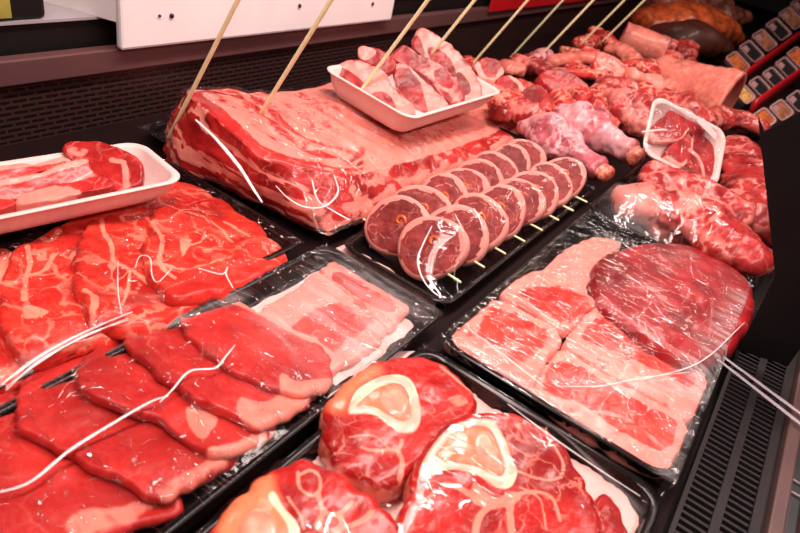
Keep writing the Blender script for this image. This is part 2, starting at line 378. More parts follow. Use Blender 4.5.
def frames(pts):
    t = np.gradient(pts, axis=0); t /= np.linalg.norm(t, axis=1)[:, None]
    up = np.array([0, 0, 1.0]); 
    if abs(t[0] @ up) > 0.95: up = np.array([1.0, 0, 0])
    s = np.cross(t, up); s /= np.linalg.norm(s, axis=1)[:, None]; u = np.cross(s, t)
    return t, s, u
def loft(name, pts, ra, rb, mat, parent=None, n=28, k=36, amp=0.15, ns=45, base=(0, 0, 0), patf=None, cap=0.6, org=None, flat=False):
    """a body along a path with side and height radii; ends rounded"""
    pts = np.asarray(pts, float); p = openc(pts, k)
    ra = np.interp(np.linspace(0, 1, k), np.linspace(0, 1, len(ra)), ra); rb = np.interp(np.linspace(0, 1, k), np.linspace(0, 1, len(rb)), rb)
    t, s, u = frames(p); V = []; S = []
    rings = [(i, 1.0, 0.0) for i in range(k)]
    if not flat:
        rings = [(0, math.cos(a), -math.sin(a)) for a in (1.35, 1.0, 0.65, 0.3)] + rings + [(k - 1, math.cos(a), math.sin(a)) for a in (0.3, 0.65, 1.0, 1.35)]
    ph = np.linspace(0, 2 * np.pi, n, endpoint=False)
    for (i, c, e) in rings:
        q = p[i] + t[i] * e * cap * (ra[i] + rb[i]) * 0.5
        V.append(q + np.cos(ph)[:, None] * s[i] * ra[i] * c + np.sin(ph)[:, None] * u[i] * rb[i] * c); S.append(np.full(n, i / (k - 1.0)))
    V = np.vstack(V); S = np.concatenate(S); cen = np.repeat(np.array([p[i] for i, _, _ in rings]), n, 0)
    rr = V - cen; V = V + rr * (fbm(V, ns, 3) * amp * 2 + fbm(V + 3.3, ns * 3.2, 2) * amp * 0.35)[:, None]
    nr = len(rings); V0 = V[:n].mean(0); V1 = V[-n:].mean(0); V = np.vstack([V, [V0], [V1]]); S = np.r_[S, 0, 1]
    Fc = []
    for r in range(nr - 1):
        for i in range(n):
            j = (i + 1) % n; Fc.append((r * n + i, r * n + j, (r + 1) * n + j, (r + 1) * n + i))
    a = nr * n
    for i in range(n):
        j = (i + 1) % n; Fc.append((a, j, i)); Fc.append((a + 1, (nr - 1) * n + i, (nr - 1) * n + j))
    pat = np.tile(np.array(base, float), (len(V), 1))
    if patf: pat = patf(V, S, np.r_[np.tile(ph, nr), 0, 0], pat)
    return mk(name, V, Fc, mat, parent, pat, org=org)
def tube(name, pts, r, mat, parent=None, n=8, k=20, base=(0, 0, 0), flat=False, amp=0.0):
    return loft(name, pts, [r] * 2, [r] * 2, mat, parent, n, k, amp, 45, base, flat=flat)

def boxm(lo, hi, bev=0.0):
    x0, y0, z0 = lo; x1, y1, z1 = hi
    V = [(x0, y0, z0), (x1, y0, z0), (x1, y1, z0), (x0, y1, z0), (x0, y0, z1), (x1, y0, z1), (x1, y1, z1), (x0, y1, z1)]
    Fc = [(3, 2, 1, 0), (4, 5, 6, 7), (0, 1, 5, 4), (1, 2, 6, 5), (2, 3, 7, 6), (3, 0, 4, 7)]
    return V, Fc
def boxes(name, lst, mat, parent=None, bev=0.0, org=None):
    V = []; Fc = []
    for lo, hi in lst:
        v, f = boxm(lo, hi); b = len(V); V += v; Fc += [tuple(i + b for i in q) for q in f]
    o = mk(name, V, Fc, mat, parent, smooth=False, org=org)
    if bev:
        md = o.modifiers.new('bevel', 'BEVEL'); md.width = bev; md.segments = 2; md.limit_method = 'ANGLE'
    return o

def rrect(Lx, Ly, r, nc=7):
    r = max(0.0015, min(r, Lx / 2 - 1e-4, Ly / 2 - 1e-4)); out = []
    for cx, cy, a0 in ((Lx - r, Ly - r, 0), (r, Ly - r, 90), (r, r, 180), (Lx - r, r, 270)):
        for k in range(nc):
            a = math.radians(a0 + 90.0 * k / (nc - 1)); out.append((cx + r * math.cos(a), cy + r * math.sin(a)))
    # subdivide straight runs
    res = []
    q = out + out[:1]
    for a, b in zip(q[:-1], q[1:]):
        d = math.dist(a, b); k = max(1, int(d / 0.004))
        for i in range(k): res.append((a[0] + (b[0] - a[0]) * i / k, a[1] + (b[1] - a[1]) * i / k))
    return np.array(res)
def tray_mesh(name, O, U, Vv, W, Lx, Ly, H, flare, th, rad, mat, parent, lip=0.004, ribs=0.0):
    base = rrect(Lx, Ly, rad); n = len(base); cen = np.array([Lx / 2, Ly / 2])
    def ins(d):
        s = np.array([(Lx - 2 * d) / Lx, (Ly - 2 * d) / Ly]); return cen + (base - cen) * s
    prof = [(flare + 0.012, 0.0), (flare + 0.002, 0.0006), (flare, 0.004), (flare * 0.5, H * 0.5), (lip, H * 0.93), (lip * 0.6, H * 0.96), (0, H * 0.97), (0, H), (lip * 0.5, H + th * 0.3), (lip + th * 0.6, H), (lip + th, H * 0.95), (flare * 0.5 + th, H * 0.5), (flare + th, th + 0.003), (flare + th + 0.004, th), (min(Lx, Ly) * 0.4, th)]
    s = np.r_[0, np.cumsum(np.linalg.norm(np.diff(np.vstack([base, base[:1]]), axis=0), axis=1))][:n]
    V = []
    for k, (d, z) in enumerate(prof):
        dd = d
        q = ins(dd)
        if ribs and k in (2, 3, 11, 12):
            w = np.sin(s / 0.012 * 2 * np.pi) * ribs; dirv = (q - cen); dirv /= np.linalg.norm(dirv, axis=1)[:, None]; q = q + dirv * w[:, None]
        V.append(np.c_[q, np.full(n, z)])
    V = np.vstack(V); nr = len(prof)
    Vw = O + V[:, :1] * U + V[:, 1:2] * Vv + V[:, 2:3] * W
    Fc = [tuple(range(n - 1, -1, -1))]
    for r in range(nr - 1):
        for i in range(n):
            j = (i + 1) % n; Fc.append((r * n + i, r * n + j, (r + 1) * n + j, (r + 1) * n + i))
    Fc.append(tuple((nr - 1) * n + i for i in range(n)))
    return mk(name, Vw, Fc, mat, parent)
def tray_rect(x0, x1, y0, y1, z, H, label, mat='blacktray', name='meat_tray', group=None, rad=0.02, flare=0.012):
    t = thing(name, ((x0 + x1) / 2, (y0 + y1) / 2, z), label, 'tray', group)
    tray_mesh('tray_body', np.array([x0, y0, z]), np.array([1., 0, 0]), np.array([0, 1., 0]), np.array([0, 0, 1.]), x1 - x0, y1 - y0, H, flare, 0.0015, rad, M[mat], t, lip=0.006, ribs=0.0007)
    return t

def film(tray, x0, x1, y0, y1, zr, objs, mat, res=0.004, lift=0.0018, haze=None, iters=160, wr=0.0012, name='cling_film'):
    """clear wrap stretched from rim to rim over what lies in the tray"""
    bpy.context.view_layer.update()
    nx = int((x1 - x0) / res) + 1; ny = int((y1 - y0) / res) + 1
    xs = np.linspace(x0, x1, nx); ys = np.linspace(y0, y1, ny)
    H0 = np.full((nx, ny), zr)
    for o in objs:
        if o.type != 'MESH': continue
        og = origin(o); me = o.data
        co = np.empty(len(me.vertices) * 3); me.vertices.foreach_get('co', co); co = co.reshape(-1, 3) + np.array(og)
        bv = BVHTree.FromPolygons([Vector(v) for v in co], [tuple(p.vertices) for p in me.polygons])
        b0, b1 = co.min(0), co.max(0)
        for i in np.where((xs > b0[0] - res) & (xs < b1[0] + res))[0]:
            for j in np.where((ys > b0[1] - res) & (ys < b1[1] + res))[0]:
                h = bv.ray_cast(Vector((xs[i], ys[j], 1.0)), Vector((0, 0, -1)))
                if h[0] is not None: H0[i, j] = max(H0[i, j], h[0].z + lift)
    # grow by one cell so that steep edges stay under the wrap
    G = H0.copy()
    for di in (-1, 0, 1):
        for dj in (-1, 0, 1):
            G = np.maximum(G, np.roll(np.roll(H0, di, 0), dj, 1))
    G[0, :] = G[-1, :] = zr; G[:, 0] = G[:, -1] = zr
    H = G.copy()
    for _ in range(iters):
        A = H.copy(); A[1:-1, 1:-1] = 0.25 * (H[2:, 1:-1] + H[:-2, 1:-1] + H[1:-1, 2:] + H[1:-1, :-2])
        H = np.maximum(A, G); H[0, :] = H[-1, :] = zr; H[:, 0] = H[:, -1] = zr
    XX, YY = np.meshgrid(xs, ys, indexing='ij')
    V = np.c_[XX.ravel(), YY.ravel(), H.ravel()]
    w = np.abs(vnoise(V * np.array([1, 0.35, 0]) , 70)) + np.abs(vnoise(V * np.array([0.3, 1, 0]), 60))
    fr = np.minimum.reduce([XX - x0, x1 - XX, YY - y0, y1 - YY]).ravel()
    V[:, 2] += wr * w * np.clip(fr / 0.01, 0, 1)
    Fc = []
    for i in range(nx - 1):
        for j in range(ny - 1):
            a = i * ny + j; Fc.append((a, a + ny, a + ny + 1, a + 1))
    # skirt down the outside of the rim
    per = [i * ny for i in range(nx)] + [(nx - 1) * ny + j for j in range(1, ny)] + [i * ny + ny - 1 for i in range(nx - 2, -1, -1)] + [j for j in range(ny - 2, 0, -1)]
    b = len(V); sk = V[per].copy(); cc = np.array([(x0 + x1) / 2, (y0 + y1) / 2]); dv = sk[:, :2] - cc; dv /= np.linalg.norm(dv, axis=1)[:, None]
    sk[:, :2] -= dv * 0.004; sk[:, 2] -= 0.011
    V = np.vstack([V, sk]); k = len(per)
    for i in range(k): Fc.append((per[i], per[(i + 1) % k], b + (i + 1) % k, b + i))
    pat = np.zeros((len(V), 3))
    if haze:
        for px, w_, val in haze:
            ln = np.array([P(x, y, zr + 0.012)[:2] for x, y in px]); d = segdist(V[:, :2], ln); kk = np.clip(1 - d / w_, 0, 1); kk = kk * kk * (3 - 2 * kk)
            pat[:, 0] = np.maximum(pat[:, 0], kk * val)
    o = mk(name, V, Fc, mat, tray, pat)
    def hz(x, y):
        i = np.clip((x - x0) / (x1 - x0) * (nx - 1), 0, nx - 1.001); j = np.clip((y - y0) / (y1 - y0) * (ny - 1), 0, ny - 1.001)
        a, b_ = int(i), int(j); return float(max(H[a, b_], H[a + 1, b_], H[a, b_ + 1], H[a + 1, b_ + 1])) + wr
    return o, hz
def crease(px, hz, w, parent, mat='crease', name='film_crease', lift=0.001):
    """a raised fold of the wrap along its surface"""
    pts = np.array([PS(x, y, lambda a, b: hz(a, b) + lift) for x, y in px])
    k = 30; wv = w * (0.55 + 0.45 * np.sin(np.linspace(0, math.pi, 7)))
    return loft(name, pts, wv, wv * 0.5, M[mat], parent, 8, k, 0.25, 150)

# ================================================================== SETTING
def struct(o): o['kind'] = 'structure'; return o
FZ = -0.85
struct(boxes('floor', [((-3, -3, FZ - 0.05), (8, 3.0, FZ))], M['floor']))
struct(boxes('wall_back', [((-3, 2.6, FZ), (8, 2.7, 2.2))], M['wall']))
struct(boxes('wall_right', [((7.0, -3, FZ), (7.1, 2.6, 2.2))], M['wall']))
struct(boxes('ceiling', [((-3, -3, 2.2), (8, 2.7, 2.25))], M['wall']))

# ------------------------------------------------------------------ the display case
X0, X1 = -0.25, 5.2
case = thing('display_case', (1.5, 0.35, FZ), 'long dark butcher display case with steel back strip and front air grille', 'display case')
boxes('deck', [((X0, -0.068, -0.03), (X1, 0.76, 0.0))], M['darksteel'], case)
boxes('case_body', [((X0, -0.17, FZ), (X1, 1.25, -0.031))], M['black'], case)
boxes('back_panel', [((X0, 0.757, 0.0), (X1, 0.765, 0.076))], M['perf'], case)
boxes('steel_strip', [((X0, 0.748, 0.0765), (X1, 0.766, 0.107))], M['strip'], case, 0.002)
boxes('back_ledge', [((X0, 0.775, -0.03), (X1, 1.25, 0.139))], M['black'], case)
boxes('ledge_top', [((X0, 0.770, 0.1392), (X1, 1.25, 0.1425))], M['steel'], case)
# air grille in the front edge: two rows of slats and a rib between
gx0, gx1 = 0.28, 0.86
sl = []
x = gx0
while x < gx1:
    sl.append(((x, -0.099, -0.006), (x + 0.0030, -0.075, -0.001))); sl.append(((x + 0.002, -0.128, -0.006), (x + 0.0050, -0.105, -0.001))); x += 0.0084
sl += [((gx0, -0.1060, -0.008), (gx1, -0.0985, 0.001)), ((gx0, -0.076, -0.008), (gx1, -0.072, 0.001)), ((gx0, -0.136, -0.008), (gx1, -0.1265, 0.0015))]
boxes('air_grille', sl, M['grille'], case)
boxes('grille_well', [((X0, -0.136, -0.0305), (X1, -0.069, -0.027))], M['black'], case)
boxes('front_rail', [((X0, -0.149, -0.03), (X1, -0.1365, 0.012))], M['profile'], case, 0.002)
boxes('grey_rail', [((X0, -0.160, -0.03), (X1, -0.1495, 0.006))], M['greyprofile'], case, 0.002)
boxes('outer_rail', [((X0, -0.185, -0.03), (X1, -0.1605, 0.014))], M['profile'], case, 0.002)
for xx in (0.535, 0.552, 0.625):
    boxes('rail_clip', [((xx, -0.161, 0.0065), (xx + 0.0025, -0.1495, 0.0085))], M['alu'], case)
tube('rail_tube', [(0.30, -0.171, 0.020), (0.64, -0.171, 0.020)], 0.006, M['profile'], case, n=16)
# black upright plate across the grille
pl = [(737, 350), (748, 330), (775, 275), (767, 200), (758, 118), (764, 132), (800, 112), (850, 96), (850, 345), (803, 345), (788, 366)]
q = np.array([PXP(x, y, 0.72) for x, y in pl]); q2 = q + np.array([0.006, 0, 0]); k = len(q)
mk('end_plate', np.vstack([q, q2]), [tuple(range(k)), tuple(range(2 * k - 1, k - 1, -1))] + [(i, i + k, (i + 1) % k + k, (i + 1) % k) for i in range(k)], M['black'], case, smooth=False)

# ------------------------------------------------------------------ things on the back ledge
cb = thing('cutting_board', (0.81, 0.95, 0.1425), 'thick white plastic cutting board with dark bolts on the back ledge', 'cutting board')
eb = P(10, -8, 0.1425)
bb = [(0.505, 0.744), (1.113, 0.744), (1.113, 1.16), (eb[0] + 0.0, eb[1])]
mk('board', [(x, y, z) for z in (0.1427, 0.21) for x, y in bb], [(3, 2, 1, 0), (4, 5, 6, 7), (0, 1, 5, 4), (1, 2, 6, 5), (2, 3, 7, 6), (3, 0, 4, 7)], M['board'], cb, smooth=False)
boxes('board_lip', [((0.505, 0.735, 0.1085), (1.113, 0.7475, 0.21))], M['board'], cb, 0.004)
for bx, by in ((160, 16), (172, 16), (300, 6), (373, 4)):
    p = PY(bx, by, 0.7335); r = 0.0032 if bx != 160 else 0.0018
    tube('bolt', [(p[0], 0.7375, p[2]), (p[0], 0.733, p[2])], r, M['hole'], cb, n=14, k=4, flat=True)
o = boxes('storage_bin', [((1.16, 0.80, 0.1425), (1.56, 1.15, 0.40))], M['black'], None, 0.01); tag(o, 'black bin on the ledge between white board and red crate', 'bin')
rc = thing('plastic_crate', (2.25, 0.95, 0.1425), 'bright red plastic crate on the ledge at the top of the photo', 'crate')
boxes('crate_body', [((1.62, 0.772, 0.1425), (3.05, 1.15, 0.36))], M['red'], rc, 0.008)
boxes('crate_rim', [((1.60, 0.760, 0.36), (3.07, 1.17, 0.38))], M['red'], rc, 0.004)
boxes('crate_apron', [((1.56, 0.7405, 0.098), (3.07, 0.7475, 0.142)), ((1.60, 0.7405, 0.142), (3.07, 0.7715, 0.150))], M['red'], rc, 0.002)
ob = thing('plastic_tub', (0.36, 0.90, 0.1425), 'dark tub with olive yellow stripe on the ledge beside white board', 'tub')
boxes('tub_body', [((0.30, 0.7716, 0.1427), (0.432, 0.90, 0.185))], M['black'], ob, 0.006)
boxes('tub_stripe', [((0.372, 0.7703, 0.147), (0.390, 0.7715, 0.182))], M['yellowglass'], ob)

# ================================================================== TRAYS AND MEAT
TH = 0.022
flat = lambda z: (lambda x, y: z)
lab = lambda o, l, c='meat', g=None: tag(o, l, c, g)

# ---- tray of beef slices, front left
bx = (0.045, 0.487, 0.190, 0.352)
trB = tray_rect(*bx, 0.0005, TH, 'long black tray under the beef slices and pale belly slices, front left', rad=0.018)
sB = 0.20; tB = 0.0088
beef_px = [
 ([(178, 318), (192, 296), (210, 281), (242, 300), (285, 325), (318, 342), (336, 364), (330, 386), (302, 393), (255, 380), (210, 352)], 'beef slice nearest the pale belly slices, topmost of the overlapping row'),
 ([(125, 344), (150, 314), (192, 294), (240, 325), (300, 372), (318, 392), (300, 408), (265, 426), (235, 416), (180, 384)], 'beef slice with notched pale fat edge, second from the belly slices'),
 ([(72, 376), (96, 340), (146, 316), (200, 350), (250, 400), (278, 425), (258, 440), (218, 452), (178, 432), (120, 408), (84, 392)], 'beef slice with a broad white fat patch, middle of the overlapping row'),
 ([(6, 424), (30, 374), (92, 338), (140, 375), (190, 420), (236, 450), (212, 472), (160, 496), (118, 482), (66, 452), (26, 434)], 'wide smooth red beef slice, second from the front of the row'),
 ([(-70, 450), (-30, 395), (30, 370), (90, 425), (140, 470), (184, 498), (140, 522), (60, 552), (-20, 560), (-75, 510)], 'large beef slice with blotchy fatty corner at lower left of the photo'),
 ([(-190, 520), (-130, 440), (-70, 415), (0, 450), (40, 500), (60, 560), (0, 590), (-120, 610)], 'beef slice at the bottom left corner, lowest of the row')]
Bobjs = []
for i, (px, lb) in enumerate(beef_px):
    fl = lambda z: z
    xr = max(P(x, y, 0.03)[0] for x, y in px)
    zf = (lambda xr: (lambda x, y: 0.0035 + sB * max(0.0, xr - x)))(xr)
    ops = []
    if i == 0: ops = [('poly', [(282, 372), (300, 380), (332, 378), (334, 392), (300, 398), (280, 388)], 'fat', 0.006, 0.8), ('line', [(212, 289), (260, 312), (312, 340)], 'fat', 0.006, 0.8)]
    if i == 1: ops = [('poly', [(240, 395), (262, 400), (290, 392), (312, 398), (268, 428), (238, 416)], 'fat', 0.006, 0.75)]
    if i == 2: ops = [('poly', [(186, 408), (205, 404), (218, 420), (204, 440), (190, 428)], 'fat', 0.005, 0.85), ('line', [(215, 452), (240, 446), (262, 436)], 'fat', 0.006, 0.7)]
    if i == 3: ops = [('line', [(165, 492), (190, 478), (220, 462)], 'fat', 0.008, 0.6)]
    if i == 4: ops = [('poly', [(62, 520), (100, 505), (155, 500), (140, 520), (80, 540)], 'fat', 0.008, 0.62)]
    o = slab('beef_slice', px, zf, tB, M['beef'], ops=ops, edge=0.004, amp=0.0045, ns=34, wobble=0.007, n=140)
    lab(o, lb, 'meat', 'overlapping beef slices'); Bobjs.append(o)
o = slab('paper_liner', [(236, 322), (300, 276), (338, 247), (352, 247), (392, 272), (428, 296), (432, 308), (400, 336), (340, 384), (322, 372)], flat(0.0025), 0.0007, M['paper'], edge=0.0004, amp=0.002, ns=60)
lab(o, 'whitish liner sheet under the two pale belly slices', 'paper')
# pale belly slices at the right end of the same tray
o = slab('belly_slice', [(246, 322), (292, 288), (318, 272), (345, 290), (372, 315), (384, 334), (345, 366), (322, 374), (290, 350)], flat(0.0045), 0.007, M['belly'], base=(1, 0, 0), amp=0.001,
         ops=[('poly', [(300, 318), (330, 302), (358, 312), (372, 322), (350, 338), (335, 352), (318, 338), (290, 330)], 'fat', 0.012, 0.12)])
lab(o, 'pale belly slice with mottled lean middle, tucked against the beef slices', 'meat', 'belly slices'); Bobjs.append(o)
o = slab('belly_slice', [(322, 270), (338, 258), (350, 258), (384, 277), (412, 296), (414, 304), (392, 326), (380, 320), (350, 295)], flat(0.0045), 0.007, M['belly'], base=(1, 0, 0), amp=0.001,
         ops=[('poly', [(332, 278), (342, 272), (370, 288), (398, 304), (388, 312), (360, 298)], 'fat', 0.006, 0.05)])
lab(o, 'pale belly slice with one straight lean stripe at the tray end', 'meat', 'belly slices'); Bobjs.append(o)
fB, hB = film(trB, *[bx[0] + .001, bx[1] - .001, bx[2] + .001, bx[3] - .001], TH + 0.001, Bobjs, M['film'],
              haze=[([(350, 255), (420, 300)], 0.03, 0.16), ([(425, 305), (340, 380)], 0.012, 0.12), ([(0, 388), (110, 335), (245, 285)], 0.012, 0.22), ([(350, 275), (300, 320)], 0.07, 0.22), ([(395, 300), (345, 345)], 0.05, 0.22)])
crease([(-8, 494), (30, 482), (70, 450), (110, 425), (150, 402), (168, 396)], hB, 0.0012, fB)
crease([(160, 402), (172, 390), (190, 371), (215, 368), (226, 356), (235, 345)], hB, 0.0010, fB)

# ---- pork neck slices, upper left
ax = (0.05, 0.470, 0.366, 0.600)
trA = tray_rect(*ax, 0.0005, TH, 'black tray under the marbled neck slices, left side of the photo', rad=0.018)
sA = 0.13; tA = 0.014
neck = [
 ([(148, 222), (168, 198), (196, 191), (236, 205), (270, 232), (284, 252), (276, 268), (240, 285), (200, 296), (168, 296), (142, 262)], 'marbled neck slice at the right end of the row near the rib rack',
   [('line', [(150, 218), (162, 240), (160, 262), (175, 276)], 'fat', 0.0022, 1), ('line', [(180, 210), (205, 218), (222, 230), (232, 240)], 'fat', 0.0018, 0.9), ('poly', [(180, 238), (192, 240), (188, 250), (182, 258)], 'fat', 0.003, 0.9), ('line', [(205, 232), (200, 242), (186, 246)], 'fat', 0.002, 0.9), ('line', [(160, 262), (190, 268), (230, 258)], 'fat', 0.002, 0.7), ('line', [(225, 222), (250, 236)], 'fat', 0.003, 0.8)]),
 ([(82, 236), (104, 212), (140, 206), (176, 220), (196, 262), (212, 296), (172, 316), (128, 326), (92, 318), (74, 282)], 'marbled neck slice with curled fat loop, second from the rack end',
   [('line', [(102, 210), (103, 228), (112, 248), (114, 262), (130, 270), (148, 282)], 'fat', 0.0022, 1), ('line', [(104, 212), (116, 210), (124, 220)], 'fat', 0.002, 0.9), ('line', [(130, 270), (128, 286), (120, 310)], 'fat', 0.0015, 0.8), ('line', [(85, 290), (95, 300), (92, 318)], 'fat', 0.003, 0.9)]),
 ([(6, 258), (30, 236), (66, 228), (100, 240), (122, 282), (136, 312), (112, 336), (60, 352), (20, 356), (-6, 320)], 'marbled neck slice with a white fat knot in its middle',
   [('poly', [(70, 254), (90, 247), (86, 262), (76, 264)], 'fat', 0.003, 1), ('line', [(26, 240), (30, 262), (26, 278), (24, 300)], 'fat', 0.0022, 0.9), ('line', [(26, 278), (45, 270), (55, 255), (70, 258)], 'fat', 0.0018, 0.9), ('poly', [(26, 305), (48, 308), (40, 316), (25, 318)], 'fat', 0.004, 1), ('line', [(60, 232), (50, 240), (36, 232)], 'fat', 0.003, 0.8), ('line', [(80, 265), (92, 280), (88, 305)], 'fat', 0.002, 0.8)]),
 ([(-70, 300), (-30, 262), (4, 244), (30, 268), (46, 312), (58, 346), (20, 372), (-40, 396), (-90, 360)], 'marbled neck slice cut off by the left edge of the photo',
   [('poly', [(-4, 270), (12, 255), (18, 262), (8, 285), (-4, 292)], 'fat', 0.004, 0.9), ('line', [(-10, 318), (20, 316), (45, 318)], 'fat', 0.003, 0.9)]),
 ([(-170, 350), (-110, 300), (-60, 285), (-40, 330), (-40, 390), (-90, 420), (-170, 430)], 'marbled neck slice mostly beyond the left frame edge', [])]
Aobjs = []
for i, (px, lb, ops) in enumerate(neck[:4]):
    xr = max(P(x, y, 0.03)[0] for x, y in px)
    zf = (lambda xr: (lambda x, y: 0.0035 + sA * max(0.0, xr - x)))(xr)
    o = slab('neck_slice', px, zf, tA, M['neck'], ops=ops, edge=0.008, amp=0.007, ns=38, wobble=0.012, n=140)
    lab(o, lb, 'meat', 'marbled neck slices'); Aobjs.append(o)
zfb = flat(0.0035)
o = slab('neck_slice', [(60, 226), (110, 200), (160, 182), (196, 184), (214, 196), (190, 203), (164, 210), (120, 216), (80, 232)], flat(0.006), 0.016, M['neck'], edge=0.007, amp=0.003, ns=38)
lab(o, 'neck slice behind the others, under the white foam tray', 'meat', 'marbled neck slices'); Aobjs.append(o)
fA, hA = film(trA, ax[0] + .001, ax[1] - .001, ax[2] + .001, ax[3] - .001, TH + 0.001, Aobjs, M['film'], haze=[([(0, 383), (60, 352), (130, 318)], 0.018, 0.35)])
crease([(135, 268), (140, 256), (150, 258), (152, 275), (158, 282), (172, 268)], hA, 0.0006, fA)
crease([(198, 268), (222, 274), (228, 266), (226, 274), (233, 288)], hA, 0.0009, fA)
crease([(2, 384), (50, 350), (90, 330), (132, 312)], hA, 0.0012, fA)
crease([(118, 260), (118, 290), (122, 316)], hA, 0.0005, fA)

for k_, (da, db) in enumerate(((3, 4), (6, 2), (-4, -3))):
    crease([(6, 384 + da), (40, 358 + db), (84, 334 + da * 0.5), (128, 316 + db)], hA, 0.0007, fA)
# ---- rib rack in its tray
cx_ = (0.500, 1.05, 0.362, 0.700)
trC = tray_rect(*cx_, 0.0005, 0.018, 'black tray holding the big pork rib rack, against the dark back panel', rad=0.03)
rackpat_top = [(186, 92), (205, 89), (240, 96), (285, 92), (320, 86), (350, 76), (400, 70), (455, 66), (502, 84), (512, 112), (502, 128), (470, 142), (440, 152), (400, 163), (365, 172), (335, 174), (300, 168), (262, 156), (228, 130), (202, 106)]
rack_bot = [(166, 148), (190, 120), (240, 120), (285, 120), (320, 115), (350, 105), (400, 100), (455, 96), (510, 110), (520, 128), (512, 146), (480, 162), (446, 178), (410, 198), (376, 216), (338, 232), (318, 234), (262, 206), (212, 184), (176, 170)]
def rackz(x, y): return 0.016
def build_rack():
    n, m, ms = 150, 46, 26
    # top edge stands on a plane that falls towards the front right
    ztop = lambda x, y: 0.098 - 0.055 * np.clip((x - 0.55) / 0.5, 0, 1) - 0.05 * np.clip((0.52 - y) / 0.2, 0, 1)
    T = closed(np.array([PS(x, y, ztop) for x, y in rackpat_top]), 600)
    B = closed(np.array([P(x, y, 0.014) for x, y in rack_bot]), 600)
    # same count of control points: sample each span evenly so that they pair up
    def spans(pts, pf):
        W = np.array([pf(x, y) for x, y in pts]); k = len(W); out = []
        per = n // k + 1
        for i in range(k):
            p0, p1, p2, p3 = W[i - 1], W[i], W[(i + 1) % k], W[(i + 2) % k]
            for t in np.linspace(0, 1, per, endpoint=False):
                out.append(0.5 * ((2 * p1) + (-p0 + p2) * t + (2 * p0 - 5 * p1 + 4 * p2 - p3) * t * t + (-p0 + 3 * p1 - 3 * p2 + p3) * t ** 3))
        return np.array(out)
    T = spans(rackpat_top, lambda x, y: PS(x, y, ztop)); B = spans(rack_bot, lambda x, y: P(x, y, 0.014))
    n = len(T); c = T[:, :2].mean(0)
    rows = []; kind = []
    vc = np.array([[c[0], c[1], ztop(*c)]])
    for r in np.linspace(0, 1, m + 1)[1:]:
        xy = c + (T[:, :2] - c) * r; rows.append(np.c_[xy, ztop(xy[:, 0], xy[:, 1])]); kind.append(np.c_[np.full(n, r), np.arange(n), np.zeros(n)])
    for v in np.linspace(0, 1, ms + 1)[1:]:
        q = T * (1 - v) + B * v; bul = math.sin(v * math.pi) * 0.006; d = q[:, :2] - c; d /= np.linalg.norm(d, axis=1)[:, None]; q[:, :2] += d * bul
        rows.append(q); kind.append(np.c_[np.ones(n), np.arange(n), np.full(n, v)])
    V = np.vstack([vc] + rows + [np.array([[c[0], c[1], 0.014]])]); K = np.vstack([[[0, 0, 0]]] + kind + [[[1, 0, 1]]])
    nr = m + ms
    # rib corrugation of the membrane: ribs run front to back, and rough lumps
    rib = np.sin((V[:, 0] * 0.9 + V[:, 1] * 0.42) / 0.030 * 2 * np.pi)
    topm = (K[:, 2] == 0)
    V[:, 2] += np.where(topm, rib * 0.0022 * np.clip((1 - K[:, 0]) * 6, 0.15, 1), 0)
    nz = fbm(V, 40, 3); V[:, 2] += np.where(topm, nz * 0.004, 0); 
    d = V[:, :2] - c; d = d / np.maximum(np.linalg.norm(d, axis=1)[:, None], 1e-6); V[:, :2] += d * np.where(topm, 0, fbm(V, 60, 3) * 0.008)[:, None]
    V[-1, 2] = 0.014
    pat = np.zeros((len(V), 3)); u = K[:, 1] / n; v = K[:, 2]
    # membrane: fat with stripes of lean showing between the ribs
    pat[:, 0] = np.where(topm, 0.68 + 0.07 * rib + 0.45 * fbm(V * np.array([1, 0.45, 1]), 30, 3), 0)
    leftu = (u > 0.70) | (u < 0.08)
    stk = vnoise(np.c_[K[:, 0] * 34, u * 9, np.zeros(len(u))], 1.0) + 0.6 * vnoise(np.c_[K[:, 0] * 80, u * 14, np.zeros(len(u))], 1.0)
    wl = np.clip((K[:, 0] - 0.45) / 0.25, 0, 1)
    pat[:, 0] = np.where(topm & leftu, pat[:, 0] * (1 - wl) + wl * (0.5 + 1.3 * stk), pat[:, 0])
    edge = topm & (K[:, 0] > 0.95) & ~leftu; pat[edge, 0] = 0.85
    # sawn end at the left: layers of lean and fat (u in the last part of the outline)
    left = (u > 0.80) | (u < 0.06)
    lay = 0.5 + 0.5 * np.sin(v * 17 + fbm(V, 30, 2) * 5 + u * 6)
    pat[:, 0] = np.where(~topm & left, np.where(np.abs(v - 0.66 + 0.15 * fbm(V, 30, 2)) < 0.07, 1.0, (lay > 0.86) * 0.8), pat[:, 0])
    # front: red sawn bone ends above, pale fat under them
    fr = ~topm & ~left
    nzf = fbm(V, 55, 3)
    pat[:, 0] = np.where(fr, np.where(v + 0.35 * nzf < 0.50, 0.25 + 1.2 * fbm(V, 110, 2), 0.7 + 1.3 * nzf), pat[:, 0])
    pat = np.clip(pat, 0, 1)
    Fc = [(0, 1 + i, 1 + (i + 1) % n) for i in range(n)]
    for k in range(nr - 1):
        a = 1 + k * n; b = a + n
        for i in range(n): Fc.append((a + i, b + i, b + (i + 1) % n, a + (i + 1) % n))
    a = 1 + (nr - 1) * n
    for i in range(n): Fc.append((a + (i + 1) % n, a + i, len(V) - 1))
    # orientation: make the top face up
    p0, p1, p2 = V[list(Fc[0])]
    if np.cross(p1 - p0, p2 - p0)[2] < 0: Fc = [tuple(reversed(f)) for f in Fc]
    return mk('rib_rack', V, Fc, M['rack'], None, pat)
rack = build_rack(); lab(rack, 'large pork rib rack with pink membrane on top and sawn red end', 'meat')
fC, hC = film(trC, cx_[0] + .001, 0.80, cx_[2] + .001, cx_[3] - .001, 0.019, [rack], M['film'], res=0.005, lift=0.002, iters=60, wr=0.002)
